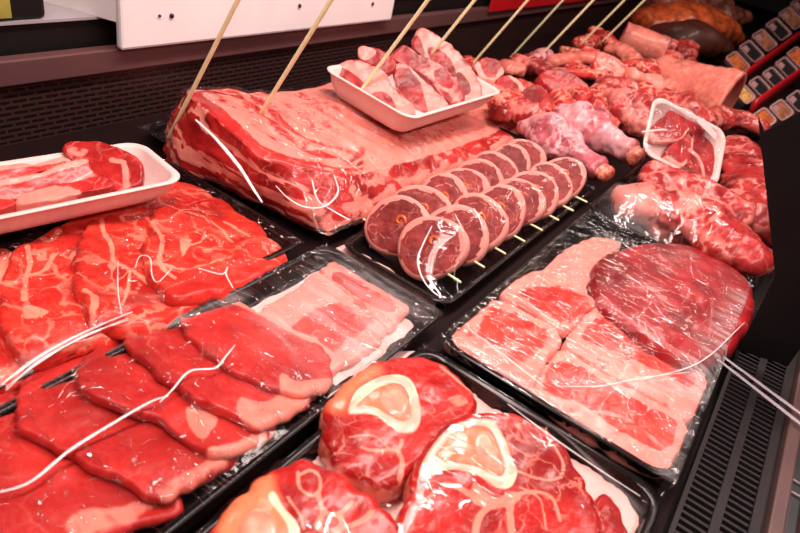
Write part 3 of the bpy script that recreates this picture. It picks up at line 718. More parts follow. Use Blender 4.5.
crease([(334, 175), (338, 192), (325, 206), (305, 207), (288, 198), (276, 186)], hC, 0.0016, fC)
crease([(196, 120), (215, 138), (238, 165), (254, 190), (262, 202)], hC, 0.0024, fC)
crease([(312, 180), (318, 200), (335, 212), (350, 220)], hC, 0.0014, fC)

# ---- rolled meat on skewers
dx = (0.503, 0.975, 0.197, 0.347)
trD = tray_rect(*dx, 0.0005, 0.016, 'black tray under the double row of rolled meat slices', rad=0.02)
r_a, r_b = np.array(P(432, 248, 0.036)), np.array(P(562, 179, 0.034))
l_a, l_b = np.array(P(399, 227, 0.036)), np.array(P(521, 160, 0.034))
def disc(center, nrm, rad, th, name, parent, seed):
    nrm = nrm / np.linalg.norm(nrm); s = np.cross([0, 0, 1.0], nrm); s /= np.linalg.norm(s); u = np.cross(nrm, s)
    n, m = 64, 16; V = []; pat = []
    ph = np.linspace(0, 2 * np.pi, n, endpoint=False)
    wob = 1 + 0.05 * np.sin(2 * ph + seed) + 0.04 * np.sin(3 * ph + 2 * seed)
    rows = []
    for r in np.linspace(0, 1, m + 1)[1:]:
        rows.append((r, th / 2 - 0.003 * max(0, (r - 0.9) / 0.1) ** 2))
    rows += [(1.03, 0.0), (1.0, -th / 2 + 0.002), (0.93, -th / 2)]
    V.append(center + nrm * th / 2); pat.append([0, 0, 0])
    for r, h in rows:
        R_ = rad * r * wob
        q = center + np.cos(ph)[:, None] * s * R_[:, None] + np.sin(ph)[:, None] * u * R_[:, None] * 0.96 + nrm * h
        V.append(q); f = np.zeros((n, 3))
        rim = r + 0.04 * np.sin(3 * ph + seed) - 0.10 * np.clip(-np.sin(ph), 0, 1) > 0.84
        sp = np.abs(((ph / (2 * np.pi) + r * 1.3 + 0.1 * seed) % 1.0) - 0.5) < 0.035
        f[:, 0] = np.where(rim, 1.0, np.where(sp & (r > 0.25), 0.55, 0)); pat.append(f)
    V.append(center - nrm * th / 2); pat.append([1, 0, 0])
    V = np.vstack(V); pat = np.vstack(pat); V[:-1] += nrm * (fbm(V[:-1], 120, 2) * 0.0012)[:, None]
    nr = len(rows); Fc = [(0, 1 + i, 1 + (i + 1) % n) for i in range(n)]
    for k in range(nr - 1):
        a = 1 + k * n; b = a + n
        for i in range(n): Fc.append((a + i, b + i, b + (i + 1) % n, a + (i + 1) % n))
    a = 1 + (nr - 1) * n
    for i in range(n): Fc.append((a + (i + 1) % n, a + i, len(V) - 1))
    o = mk(name, V, Fc, M['disc'], parent, pat)
    return o, s, u
ordn = ['nearest in the double row', 'second from the near end', 'third from the near end', 'fourth from the near end', 'fourth from the far end', 'third from the far end', 'second from the far end', 'farthest in the double row']
Dobjs = []
nd = 8
for i in range(nd):
    f = i / (nd - 1.0); cr = r_a * (1 - f) + r_b * f; cl = l_a * (1 - f) + l_b * f
    kb = thing('meat_skewer', ((cr[0] + cl[0]) / 2, (cr[1] + cl[1]) / 2, 0.004), 'wooden skewer of two rolled meat slices, %s' % ordn[i], 'skewer', 'skewered meat rolls')
    nrm = np.array([-0.74, -0.16, 0.64])
    for side, cc in (('r', cr), ('l', cl)):
        o, s, u = disc(cc, nrm + rng.normal(0, 0.04, 3), 0.0390 - 0.0005 * i, 0.017, 'meat_roll', kb, i * 1.7 + (side == 'l'))
        Dobjs.append(o)
        nn = nrm / np.linalg.norm(nrm); hub = cc + nn * 0.0080 + u * 0.006
        pts = [hub + (s * math.cos(a) + u * math.sin(a)) * (0.0065 - 0.0007 * a) + nn * 0.0006 for a in np.linspace(0, 5.2, 12)]
        if i < 4 or side == 'r':
            st = loft('stuffing', pts, [0.0015, 0.0025, 0.0022, 0.001], [0.0015, 0.0022, 0.002, 0.001], M['pepper'], kb, 10, 16, 0.25, 200)
    d = cl - cr; d /= np.linalg.norm(d)
    p0 = cr - d * 0.050 + np.array([-0.006, 0, -0.014]); p1 = cl + d * 0.050 + np.array([-0.006, 0, -0.014])
    tube('skewer_stick', [p0, p1], 0.0014, M['wood'], kb, n=10)
fD, hD = film(trD, dx[0] + .001, dx[1] - .001, dx[2] + .001, dx[3] - .001, 0.017, Dobjs, M['filmsmooth'], iters=260, wr=0.0004, lift=0.003)
crease([(432, 226), (424, 242), (418, 258), (420, 272), (426, 284), (436, 294), (446, 298)], hD, 0.0011, fD)
crease([(474, 208), (480, 220), (483, 228)], hD, 0.0007, fD)
crease([(455, 214), (461, 226), (463, 232)], hD, 0.0007, fD)

# ---- right tray: round steak and belly strips
ex = (0.443, 0.875, -0.062, 0.176)
trE = tray_rect(*ex, 0.0005, TH, 'black tray of round steak and belly strips, right side of the photo', rad=0.022)
Eobjs = []
o = slab('round_steak', [(592, 277), (598, 258), (622, 246), (664, 241), (706, 249), (745, 274), (756, 300), (750, 326), (732, 350), (700, 362), (670, 352), (640, 333), (611, 308), (597, 292)], flat(0.008), 0.024, M['steak'], edge=0.010, amp=0.003, ns=30, m=36, n=140,
         ops=[('line', [(600, 295), (632, 322), (668, 346), (695, 360)], 'fat', 0.0045, 0.9), ('line', [(640, 270), (650, 275), (658, 284)], 'fat', 0.0015, 0.7), ('line', [(655, 300), (670, 296), (690, 312)], 'fat', 0.0012, 0.6), ('line', [(596, 270), (612, 272), (640, 268), (655, 262)], 'fat', 0.001, 0.6), ('line', [(690, 250), (700, 275), (712, 300), (708, 340)], 'fat', 0.0018, 0.6)])
lab(o, 'large oval red round steak at the back of the right tray'); Eobjs.append(o)
o = slab('belly_strip', [(566, 344), (586, 312), (606, 306), (640, 330), (676, 352), (706, 372), (708, 398), (690, 420), (660, 402), (620, 380), (586, 358)], flat(0.006), 0.012, M['belly'], base=(0.80, 0, 0), edge=0.005, amp=0.002,
         ops=[('poly', [(582, 338), (596, 319), (612, 322), (650, 346), (692, 372), (690, 388), (670, 376), (640, 362), (610, 350)], 'fat', 0.005, 0.0)])
lab(o, 'belly strip with long red stripe, beside the round steak', 'meat', 'belly strips in the right tray'); Eobjs.append(o)
o = slab('belly_strip', [(532, 388), (548, 362), (562, 348), (590, 364), (640, 392), (682, 418), (686, 444), (668, 470), (636, 460), (588, 434), (552, 408)], flat(0.006), 0.012, M['belly'], base=(0.80, 0, 0), edge=0.005, amp=0.002,
         ops=[('poly', [(542, 388), (556, 362), (580, 366), (600, 380), (640, 402), (676, 424), (664, 450), (640, 442), (610, 424), (580, 402), (560, 398)], 'fat', 0.006, 0.0), ('line', [(600, 412), (630, 420), (660, 445)], 'fat', 0.004, 0.6)])
lab(o, 'belly strip with wide red lean, along the front edge of right tray', 'meat', 'belly strips in the right tray'); Eobjs.append(o)
o = slab('belly_strip', [(446, 338), (470, 318), (494, 298), (530, 312), (560, 332), (560, 346), (546, 362), (534, 388), (500, 370), (470, 352)], flat(0.006), 0.013, M['belly'], base=(0.80, 0, 0), edge=0.005, amp=0.003,
         ops=[('poly', [(492, 310), (526, 318), (548, 334), (536, 348), (514, 342), (498, 348), (482, 334)], 'fat', 0.012, 0.1), ('poly', [(506, 350), (532, 352), (520, 366)], 'fat', 0.012, 0.3)])
lab(o, 'mostly fatty belly strip at the near left end of right tray', 'meat', 'belly strips in the right tray'); Eobjs.append(o)
o = slab('belly_strip', [(500, 292), (522, 276), (552, 266), (584, 258), (594, 280), (606, 300), (590, 308), (566, 330), (530, 308)], flat(0.006), 0.013, M['belly'], base=(0.80, 0, 0), edge=0.005, amp=0.003,
         ops=[('poly', [(522, 292), (550, 286), (590, 300), (574, 320), (548, 314)], 'fat', 0.012, 0.1)])
lab(o, 'fatty belly strip with red patch, left of the round steak', 'meat', 'belly strips in the right tray'); Eobjs.append(o)
o = slab('fat_trimming', [(540, 276), (556, 256), (582, 240), (606, 237), (622, 244), (606, 258), (596, 272), (572, 270)], flat(0.006), 0.014, M['belly'], base=(0.80, 0, 0), edge=0.005, amp=0.003)
lab(o, 'small pink fat trimming at the back left of the round steak'); Eobjs.append(o)
fE, hE = film(trE, ex[0] + .001, ex[1] - .001, ex[2] + .001, ex[3] - .001, TH + 0.001, Eobjs, M['filmhazy'], wr=0.0016,
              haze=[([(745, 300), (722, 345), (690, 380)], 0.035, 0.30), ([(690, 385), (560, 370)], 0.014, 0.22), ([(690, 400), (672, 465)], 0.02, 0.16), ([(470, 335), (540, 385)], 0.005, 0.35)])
crease([(468, 328), (500, 352), (536, 380), (546, 388)], hE, 0.0008, fE)
crease([(690, 372), (640, 378), (600, 386), (556, 386)], hE, 0.0006, fE)
crease([(745, 322), (700, 362), (640, 380)], hE, 0.0007, fE)
# lamp reflection streaks over the grille, built as two thin translucent strips
for dy in (0, 7):
    a = P(714, 350 + dy * 0.9, 0.024); c_ = P(815, 424 + dy * 1.6, 0.016)
    loft('film_tail', [a, (a + c_) / 2, c_], [0.0022, 0.0026, 0.003], [0.0006, 0.0008, 0.0008], M['tail'], fE, 10, 20, 0.2, 120)

# ---- shank slices, front
fx = (0.105, 0.430, -0.058, 0.180)
trF = tray_rect(*fx, 0.0005, TH, 'black tray of round bone-in shank slices at the bottom of the photo', rad=0.022)
o = slab('paper_liner', [(286, 478), (320, 452), (322, 425), (332, 392), (384, 356), (428, 353), (470, 378), (482, 398), (540, 425), (600, 470), (636, 512), (640, 540), (560, 600), (300, 640), (200, 600), (215, 540)], flat(0.0085), 0.0007, M['paper'], edge=0.0004, amp=0.004, ns=60)
lab(o, 'white paper liner under the shank slices', 'paper')
W = 0.003
o1 = slab('shank_slice', [(327, 440), (322, 415), (334, 388), (362, 364), (400, 354), (440, 360), (470, 384), (480, 404), (458, 432), (432, 456), (408, 478), (386, 490), (360, 480), (336, 462)], flat(0.0135), 0.022, M['shank'], n=150, m=48, edge=0.008, amp=0.0025, ns=40,
  ops=[('poly', [(348, 412), (356, 392), (374, 380), (390, 375), (406, 377), (416, 390), (421, 416), (415, 431), (402, 433), (388, 425), (374, 415), (358, 414)], 'bone', 0.0012, 1),
       ('poly', [(356, 407), (368, 395), (388, 384), (401, 385), (408, 395), (411, 412), (409, 418), (402, 421), (390, 416), (376, 408), (364, 405)], 'bone', 0.0012, 0),
       ('poly', [(356, 407), (368, 395), (388, 384), (401, 385), (408, 395), (411, 412), (409, 418), (402, 421), (390, 416), (376, 408), (364, 405)], 'tone', 0.002, 0.85),
       ('poly', [(380, 396), (394, 386), (406, 394), (409, 410), (400, 418), (386, 412)], 'fat', 0.003, 0.75),
       ('line', [(338, 404), (344, 392), (356, 380), (372, 370)], 'tone', 0.008, 0.8),
       ('line', [(395, 446), (402, 460), (400, 478)], 'fat', 0.002, 0.9), ('line', [(402, 440), (398, 448), (372, 450), (362, 448)], 'fat', 0.0018, 0.8), ('line', [(350, 438), (372, 436), (390, 448)], 'fat', 0.0012, 0.7), ('poly', [(446, 398), (462, 394), (470, 404), (456, 408)], 'fat', 0.006, 0.55), ('line', [(480, 400), (462, 384), (440, 366)], 'fat', 0.002, 0.7)], rim=(0.0018, 0.6))
def ring_part(name, outer, inner, zf, t, parent, mat, h=0.0008):
    top = lambda x, y: zf(x, y) + t
    nn = 90
    A = closed(np.array([PS(x, y, top)[:2] for x, y in outer]), nn)
    if inner is not None:
        B = closed(np.array([PS(x, y, top)[:2] for x, y in inner]), nn)
        sh = min(range(nn), key=lambda k_: np.linalg.norm(A - np.roll(B, -k_, 0), axis=1).sum()); B = np.roll(B, -sh, 0)
    else: B = None
    rows = []; c = A.mean(0)
    fr_ = np.linspace(0, 1, 10)
    for f in fr_:
        q = A * (1 - f) + (B if B is not None else c + (A - c) * 0.02) * f
        z = np.array([top(*v) for v in q]) - 0.0008 + h * (math.sin(min(1, f * 3) * math.pi / 2) if B is None else math.sin(math.pi * (0.08 + 0.84 * f)) ** 0.5) * 2.0 + fbm(np.c_[q, np.zeros(nn)], 90, 2) * 0.0008
        rows.append(np.c_[q, z])
    k0 = len(rows); low = rows[-1].copy() if B is not None else None
    base_ = np.c_[A, [top(*v) - 0.004 for v in A]]
    rows = [base_] + rows
    if B is not None: rows.append(np.c_[B, [top(*v) - 0.004 for v in B]])
    V = np.vstack(rows); Fc = []
    nr = len(rows)
    for r in range(nr - 1):
        for i in range(nn): Fc.append((r * nn + i, r * nn + (i + 1) % nn, (r + 1) * nn + (i + 1) % nn, (r + 1) * nn + i))
    if B is None: Fc.append(tuple((nr - 1) * nn + i for i in range(nn)))
    p0, p1, p2 = V[list(Fc[nn])[:3]]
    if np.cross(p1 - p0, p2 - p0)[2] < 0: Fc = [tuple(reversed(f)) for f in Fc]
    return mk(name, V, Fc, mat, parent)
M['bone'] = simple('fresh_bone', (0.80, 0.46, 0.35), 0.35, var=0.12, vscale=120, bump=0.2, coat=0.3)
M['marrow'] = simple('bone_marrow', (0.78, 0.30, 0.20), 0.3, var=0.22, vscale=70, bump=0.2, coat=0.4)
b1o = [(348, 412), (356, 392), (374, 380), (390, 375), (406, 377), (416, 390), (421, 416), (415, 431), (402, 433), (388, 425), (374, 415), (358, 414)]
b1i = [(356, 407), (368, 395), (388, 384), (401, 385), (408, 395), (411, 412), (409, 418), (402, 421), (390, 416), (376, 408), (364, 405)]
ring_part('bone', b1o, b1i, flat(0.0135), 0.022, o1, M['bone'])
ring_part('marrow', [(378, 398), (392, 387), (403, 389), (409, 402), (407, 414), (398, 417), (385, 410)], None, flat(0.0135), 0.022, o1, M['marrow'])
lab(o1, 'shank slice with teardrop bone ring, at the back of its tray', 'meat', 'bone-in shank slices')
zo2 = lambda x, y: 0.0135 + 0.10 * max(0, x - 0.235) + 0.055 * max(0, min(0.16, y + 0.0))
o2 = slab('shank_slice', [(402, 505), (408, 472), (424, 442), (454, 414), (488, 405), (526, 414), (560, 438), (584, 472), (598, 510), (602, 548), (545, 592), (455, 592), (404, 560), (398, 528)], zo2, 0.024, M['shank'], n=160, m=52, edge=0.009, amp=0.0025, ns=40,
  ops=[('poly', [(419, 474), (427, 454), (444, 432), (460, 423), (477, 419), (492, 420), (503, 435), (511, 457), (517, 471), (511, 487), (497, 488), (482, 478), (465, 471), (445, 470), (430, 477)], 'bone', 0.0012, 1),
       ('poly', [(430, 466), (436, 452), (450, 435), (464, 428), (478, 425), (490, 428), (497, 440), (503, 458), (505, 469), (502, 476), (495, 476), (480, 469), (462, 464), (442, 463)], 'bone', 0.0012, 0),
       ('poly', [(430, 466), (436, 452), (450, 435), (464, 428), (478, 425), (490, 428), (497, 440), (503, 458), (505, 469), (502, 476), (495, 476), (480, 469), (462, 464), (442, 463)], 'tone', 0.002, 0.8),
       ('poly', [(476, 430), (490, 432), (500, 456), (502, 472), (484, 466), (474, 450)], 'fat', 0.006, 0.72),
       ('poly', [(474, 482), (484, 490), (496, 498), (512, 492), (520, 500), (500, 508), (486, 508), (472, 500)], 'fat', 0.003, 1), ('line', [(490, 504), (478, 520), (474, 545)], 'fat', 0.0022, 0.9), ('line', [(510, 498), (510, 520), (514, 545)], 'fat', 0.0025, 0.9), ('line', [(446, 484), (460, 488), (478, 500)], 'fat', 0.0022, 0.85), ('line', [(414, 508), (430, 496), (448, 484)], 'fat', 0.0012, 0.7),
       ('line', [(505, 455), (516, 470), (540, 478), (558, 478), (563, 464), (552, 444)], 'fat', 0.0012, 0.8), ('line', [(514, 496), (534, 492), (552, 498), (560, 520)], 'fat', 0.0014, 0.8), ('line', [(520, 488), (540, 500), (546, 530)], 'fat', 0.001, 0.7)], rim=(0.0016, 0.6))
b2o = [(419, 474), (427, 454), (444, 432), (460, 423), (477, 419), (492, 420), (503, 435), (511, 457), (517, 471), (511, 487), (497, 488), (482, 478), (465, 471), (445, 470), (430, 477)]
b2i = [(432, 464), (438, 452), (452, 435), (465, 429), (478, 426), (489, 429), (496, 441), (502, 458), (504, 469), (501, 475), (495, 475), (480, 468), (462, 463), (443, 462)]
ring_part('bone', b2o, b2i, zo2, 0.024, o2, M['bone'])
ring_part('marrow', [(474, 434), (484, 430), (493, 440), (500, 462), (494, 470), (480, 464), (472, 450)], None, zo2, 0.024, o2, M['marrow'])
lab(o2, 'biggest shank slice with wide bone ring, front middle', 'meat', 'bone-in shank slices')
o3 = slab('shank_slice', [(212, 545), (222, 508), (242, 484), (276, 463), (306, 457), (344, 470), (378, 494), (400, 520), (408, 548), (385, 590), (300, 610), (220, 590)], lambda x, y: 0.0135 + 0.03 * max(0, x - 0.18), 0.023, M['shank'], n=150, m=48, edge=0.009, amp=0.0025, ns=40,
  ops=[('poly', [(216, 545), (224, 510), (244, 486), (270, 474), (276, 490), (284, 510), (290, 530), (286, 560), (240, 580)], 'tone', 0.006, 1.0), ('poly', [(236, 532), (246, 514), (266, 510), (280, 524), (280, 545), (255, 560), (236, 550)], 'fat', 0.008, 0.85), ('poly', [(268, 498), (274, 492), (284, 508), (298, 526), (300, 550), (290, 560), (288, 530), (280, 514)], 'bone', 0.002, 1),
       ('line', [(298, 472), (300, 488), (312, 496), (320, 490), (319, 476), (310, 470), (302, 474)], 'fat', 0.0014, 0.8), ('line', [(318, 494), (324, 510), (338, 514), (352, 502)], 'fat', 0.0018, 0.9), ('line', [(324, 510), (318, 526), (330, 530), (360, 522), (372, 512)], 'fat', 0.002, 0.9), ('line', [(338, 514), (342, 524), (330, 545)], 'fat', 0.002, 0.9), ('line', [(288, 498), (300, 516), (304, 530)], 'fat', 0.0012, 0.7)], rim=(0.0016, 0.55))
zo3 = lambda x, y: 0.0135 + 0.03 * max(0, x - 0.18)
ring_part('marrow', [(236, 536), (244, 516), (262, 510), (276, 520), (281, 540), (270, 558), (248, 558)], None, zo3, 0.023, o3, M['marrow'], h=0.0016)
lab(o3, 'shank slice with large cream marrow at its left, front left', 'meat', 'bone-in shank slices')
o4 = slab('shank_slice', [(590, 520), (596, 494), (606, 488), (618, 502), (626, 522), (630, 556), (606, 580), (592, 560)], flat(0.0098), 0.014, M['shank'], edge=0.006, amp=0.002, rim=(0.002, 0.6))
lab(o4, 'narrow red shank slice at the right end of its tray', 'meat', 'bone-in shank slices')
Fobjs = [o1, o2, o3, o4]
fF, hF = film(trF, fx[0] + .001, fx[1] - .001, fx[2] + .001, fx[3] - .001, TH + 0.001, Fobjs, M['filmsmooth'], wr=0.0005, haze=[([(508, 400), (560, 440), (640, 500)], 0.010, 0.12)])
crease([(508, 404), (545, 432), (600, 470), (640, 496)], hF, 0.0008, fF)

# ---- foam tray with rib chops, on the neck slices
def foam_tray(O, A, B, H, label, name='foam_tray'):
    """O near corner, A corner along the length, B corner across"""
    O, A, B = map(np.array, (O, A, B)); U = A - O; Lx = np.linalg.norm(U); U = U / Lx; Vv = B - O; Vv = Vv - U * (Vv @ U); Ly = np.linalg.norm(Vv); Vv /= Ly; Wn = np.cross(U, Vv)
    if Wn[2] < 0: O = O + U * Lx; U = -U; Wn = -Wn
    t = thing(name, (O + U * Lx / 2 + Vv * Ly / 2 - Wn * H), label, 'tray', 'white foam trays')
    tray_mesh('tray_body', O - Wn * H, U, Vv, Wn, Lx, Ly, H, 0.016, 0.0035, 0.022, M['foam'], t, lip=0.004, ribs=0.0006)
    fr = lambda a, b, h: O - Wn * H + U * a * Lx + Vv * b * Ly + Wn * h
    return t, fr, Lx, Ly
zt = 0.060
Aa = P(188, 180, zt); d0 = P(0, 219, zt); U = np.array([1.0, 0.03, 0.0]); 
near = np.array([Aa[0] - 0.30, Aa[1] - 0.30 * ((Aa[1] - d0[1]) / (Aa[0] - d0[0])), zt])
foamA, frA, LA, WA = foam_tray(near, Aa, near + np.array([0.0, 0.105, 0.0]), 0.028, 'white foam tray of rib chops on the left, resting on neck slices')
def slabq(name, pts3, nrm, th, mat, parent=None, rim=None, base=(0, 0, 0), patf=None, n=96, m=24, amp=0.0015, edge=0.0024):
    """a flat cut standing in any plane: closed outline of 3D points, thickness along nrm"""
    o = closed(np.array(pts3), n); nrm = np.array(nrm) / np.linalg.norm(nrm); c = o.mean(0)
    rows = []; D = []
    rad = np.linalg.norm(o - c, axis=1)
    for r in np.linspace(0, 1, m + 1)[1:]:
        d = (1 - r) * rad; e = min(edge, th * 0.45); dd = np.clip(d, 0, e); dr = e - np.sqrt(np.maximum(e * e - (e - dd) ** 2, 0))
        q = c + (o - c) * r + nrm * (th / 2 - dr)[:, None]; q = q + nrm * (fbm(q, 60, 3) * amp)[:, None] + ((o - c) / rad[:, None]) * (fbm(q, 70, 2) * 0.006 * r)[:, None]; rows.append(q); D.append(d)
    for ins, h in ((1.0, -th * 0.2), (0.97, -th / 2)):
        rows.append(c + (o - c) * ins + nrm * h); D.append(np.zeros(n))
    V = np.vstack([[c + nrm * th / 2]] + rows + [[c - nrm * th / 2]]); D = np.concatenate([[1.0]] + D + [[1.0]])
    pat = np.tile(np.array(base, float), (len(V), 1))
    if rim:
        for w, val, dirv in rim:
            k = np.clip(1.5 - D / w, 0, 1)
            if dirv is not None:
                q = (V - c) @ np.array(dirv); k = k * np.clip(q / (np.abs(q).max() * 0.5), 0, 1)
            pat[:, 0] = np.maximum(pat[:, 0], k * val)
    if patf: pat = patf(V, c, pat)
    nr = len(rows); Fc = [(0, 1 + i, 1 + (i + 1) % n) for i in range(n)]
    for k in range(nr - 1):
        a = 1 + k * n; b = a + n
        for i in range(n): Fc.append((a + i, b + i, b + (i + 1) % n, a + (i + 1) % n))
    a = 1 + (nr - 1) * n
    for i in range(n): Fc.append((a + (i + 1) % n, a + i, len(V) - 1))
    p0, p1, p2 = V[list(Fc[0])]
    if np.cross(p1 - p0, p2 - p0) @ nrm < 0: Fc = [tuple(reversed(f)) for f in Fc]
    return mk(name, V, Fc, mat, parent, pat)
def chop(px, depth, label, cat='meat', group=None, th=0.018, rim=(), mat='chop', ops=(), name='chop', tilt=None):
    """a chop lying against its neighbour: outline seen in the photo on a leaning plane through depth point"""
    p0 = np.array(depth[0]); nrm = np.array(depth[1], float); nrm /= np.linalg.norm(nrm)
    pts = []
    for x, y in px:
        r = ray(x, y); t = ((p0 - CAM) @ nrm) / (r @ nrm); pts.append(CAM + t * r)
    def patf(V, c, pat):
        for kind, pp, ch, w, val in ops:
            ln = []
            for x, y in pp:
                r = ray(x, y); t = ((p0 - CAM) @ nrm) / (r @ nrm); ln.append(CAM + t * r)
            ln = np.array(ln); s = np.cross(nrm, [0, 0, 1.0]); s /= np.linalg.norm(s); u = np.cross(s, nrm)
            l2 = np.c_[(ln - c) @ s, (ln - c) @ u]; v2 = np.c_[(V - c) @ s, (V - c) @ u]
            if kind == 'poly':
                l2 = closed(l2, 60); d = segdist(v2, np.vstack([l2, l2[:1]])); k = np.clip(0.5 + np.where(inside(v2, l2), d, -d) / w, 0, 1)
            else: k = np.clip(1.3 - segdist(v2, openc(l2, 30) if len(l2) > 2 else l2) / w, 0, 1)
            pat[:, CH[ch]] = pat[:, CH[ch]] * (1 - k) + val * k
        return pat
    cc = np.mean(pts, 0) - nrm * th / 2
    pts = [p - nrm * th / 2 for p in pts]
    o = slabq(name, pts, nrm, th, M[mat], None, rim=rim, patf=patf)
    lab(o, label, cat, group); return o
up = np.array([-0.35, -0.25, 0.9])
chop([(63, 152), (70, 142), (90, 140), (118, 146), (140, 158), (142, 175), (136, 186), (118, 192), (98, 186), (88, 172), (76, 162)], (frA(0.80, 0.55, 0.030), up), 'rib chop with round lean eye at the right end of left foam tray', group='rib chops in the left foam tray', th=0.02, mat='rack',
     ops=[('line', [(112, 160), (124, 164), (126, 186)], 'fat', 0.004, 0.9), ('poly', [(66, 152), (72, 146), (90, 150), (80, 158)], 'fat', 0.004, 0.5)])
chop([(-4, 182), (40, 170), (84, 158), (92, 168), (102, 180), (96, 196), (70, 200), (30, 204), (-4, 196)], (frA(0.55, 0.42, 0.032), np.array([-0.1, -0.55, 0.8])), 'long rib chop with pale bone along its top edge, left foam tray', group='rib chops in the left foam tray', th=0.02, mat='rack',
     ops=[('line', [(-4, 182), (40, 172), (84, 160)], 'fat', 0.006, 1), ('line', [(30, 196), (60, 188), (92, 172)], 'fat', 0.002, 0.8), ('line', [(20, 205), (70, 192), (100, 182)], 'fat', 0.004, 0.9)])
chop([(-30, 176), (0, 166), (40, 162), (66, 156), (72, 164), (40, 172), (-10, 184)], (frA(0.5, 0.72, 0.034), np.array([-0.1, -0.5, 0.8])), 'dark rib chop at the back of the left foam tray', group='rib chops in the left foam tray', th=0.016, mat='rack',
     ops=[('line', [(-30, 172), (20, 164), (66, 158)], 'fat', 0.006, 0.7)])
chop([(-60, 202), (-14, 194), (14, 196), (18, 204), (-6, 212), (-50, 220)], (frA(0.36, 0.45, 0.034), np.array([-0.1, -0.4, 0.9])), 'small red rib chop at the left foam tray near edge', group='rib chops in the left foam tray', th=0.016, mat='rack',
     ops=[('line', [(-60, 202), (-10, 196), (20, 198)], 'fat', 0.004, 0.7)])
chop([(16, 196), (60, 184), (104, 176), (112, 186), (88, 192), (50, 200), (18, 205)], (frA(0.60, 0.45, 0.036), np.array([-0.1, -0.3, 0.9])), 'fatty rib chop along the near rim of the left foam tray', group='rib chops in the left foam tray', th=0.014, mat='rack',
     ops=[('poly', [(12, 194), (60, 186), (80, 194), (30, 208)], 'fat', 0.006, 1)])

# ---- foam tray of chops on the rib rack
zt = 0.118
fO = P(411, 120, 0.105); fR = P(504, 92, 0.090); fL = P(322, 67, 0.123)
foamB, frB, LB, WB = foam_tray(fO, fR, fL, 0.034, 'white foam tray of thick pork chops, sitting on the rib rack')
cn = np.array([-0.75, -0.35, 0.55])
g2 = 'chops in the foam tray on the rack'
def fatty(px, leans, base=1.0):
    return [('poly', px, 'fat', 0.05, base)] + [('poly', q, 'fat', 0.0035, 0.0) for q in leans]
q = [(334, 70), (343, 62), (356, 60), (372, 65), (385, 73), (397, 92), (412, 104), (415, 117), (404, 118), (390, 112), (370, 98), (348, 84)]
chop(q, (frB(0.20, 0.5, 0.030), cn), 'chop at left of its foam tray with tan fat cap', group=g2, th=0.02,
     ops=fatty(q, [[(334, 70), (342, 68), (352, 73), (364, 84), (356, 86), (342, 80)], [(370, 96), (382, 92), (392, 99), (395, 110), (386, 111), (376, 104)]]))
q = [(357, 50), (364, 46), (380, 50), (392, 58), (394, 68), (386, 74), (372, 66), (360, 60)]
chop(q, (frB(0.32, 0.84, 0.038), cn), 'small chop tip rising at the back of the foam tray on the rack', group=g2, th=0.016, ops=[('poly', [(355, 48), (366, 45), (376, 52), (366, 60), (357, 56)], 'fat', 0.004, 1)])
q = [(392, 66), (400, 63), (409, 66), (424, 79), (446, 101), (452, 111), (440, 115), (426, 118), (415, 114), (405, 102), (396, 86)]
chop(q, (frB(0.42, 0.5, 0.034), cn), 'chop with deep red eye, second from left in its foam tray', group=g2, th=0.02, ops=fatty(q, [[(394, 72), (406, 69), (418, 80), (424, 96), (427, 113), (417, 112), (407, 100), (398, 86)]]))
q = [(392, 58), (396, 50), (403, 44), (418, 53), (434, 60), (448, 70), (460, 85), (465, 99), (454, 105), (444, 98), (430, 82), (414, 70)]
chop(q, (frB(0.60, 0.55, 0.036), cn), 'chop with knobbly bone, third from left in its foam tray', group=g2, th=0.02, ops=fatty(q, [[(394, 57), (404, 48), (418, 57), (430, 66), (418, 68), (406, 64)], [(434, 72), (444, 70), (452, 80), (450, 88), (440, 84)], [(440, 90), (448, 94), (450, 101)]], 0.8))
q = [(412, 46), (414, 34), (422, 28), (436, 34), (452, 46), (466, 62), (478, 78), (482, 92), (474, 104), (464, 101), (456, 86), (440, 70), (424, 58)]
chop(q, (frB(0.78, 0.6, 0.040), cn), 'tallest upright chop with wide fat edge, right end of its foam tray', group=g2, th=0.02, ops=fatty(q, [[(413, 46), (415, 36), (420, 40), (424, 52), (420, 56)], [(428, 48), (440, 50), (452, 62), (456, 76), (446, 72), (432, 60)], [(458, 72), (466, 78), (471, 90), (464, 95), (458, 84)]]))

# ---- back right: film wrapped chunk and its neighbours
gx_ = (0.885, 1.42, -0.060, 0.185)
trG = tray_rect(*gx_, 0.0005, 0.016, 'black tray under the wrapped meat joint, beside the black upright plate', rad=0.022)
Gobjs = []
zG = 0.045
def pxpath(pp, z): return np.array([P(x, y, z) for x, y in pp])
o = loft('meat_joint', pxpath([(622, 200), (655, 207), (692, 222), (728, 242), (758, 262)], 0.037), [0.032, 0.052, 0.062, 0.058, 0.040], [0.022, 0.032, 0.034, 0.030, 0.020], M['lamb'], n=64, k=80, amp=0.24, ns=24,
         patf=lambda V, S, ph, pat: np.c_[np.clip(0.72 - S * 0.75 + fbm(V * np.array([0.5, 1, 1]), 45, 3) * 1.5 + 0.1 * np.sin(ph), 0, 1), pat[:, 1:]])
lab(o, 'long film-wrapped meat joint with pale fatty end, behind the round steak'); Gobjs.append(o)
o = loft('meat_joint', pxpath([(735, 150), (752, 185), (764, 225)], 0.04), [0.045, 0.055, 0.05], [0.03, 0.032, 0.03], M['lamb'], n=40, k=50, amp=0.2, ns=35)
lab(o, 'reddish wrapped joint standing between the label tray and black plate'); Gobjs.append(o)
o = loft('meat_flap', pxpath([(700, 120), (730, 118), (762, 128)], 0.045), [0.03, 0.04, 0.03], [0.02, 0.022, 0.018], M['lamb'], n=36, k=40, amp=0.25, ns=35, base=(0.35, 0, 0))
lab(o, 'pinkish meat flap behind the tilted foam tray with paper label'); Gobjs.append(o)
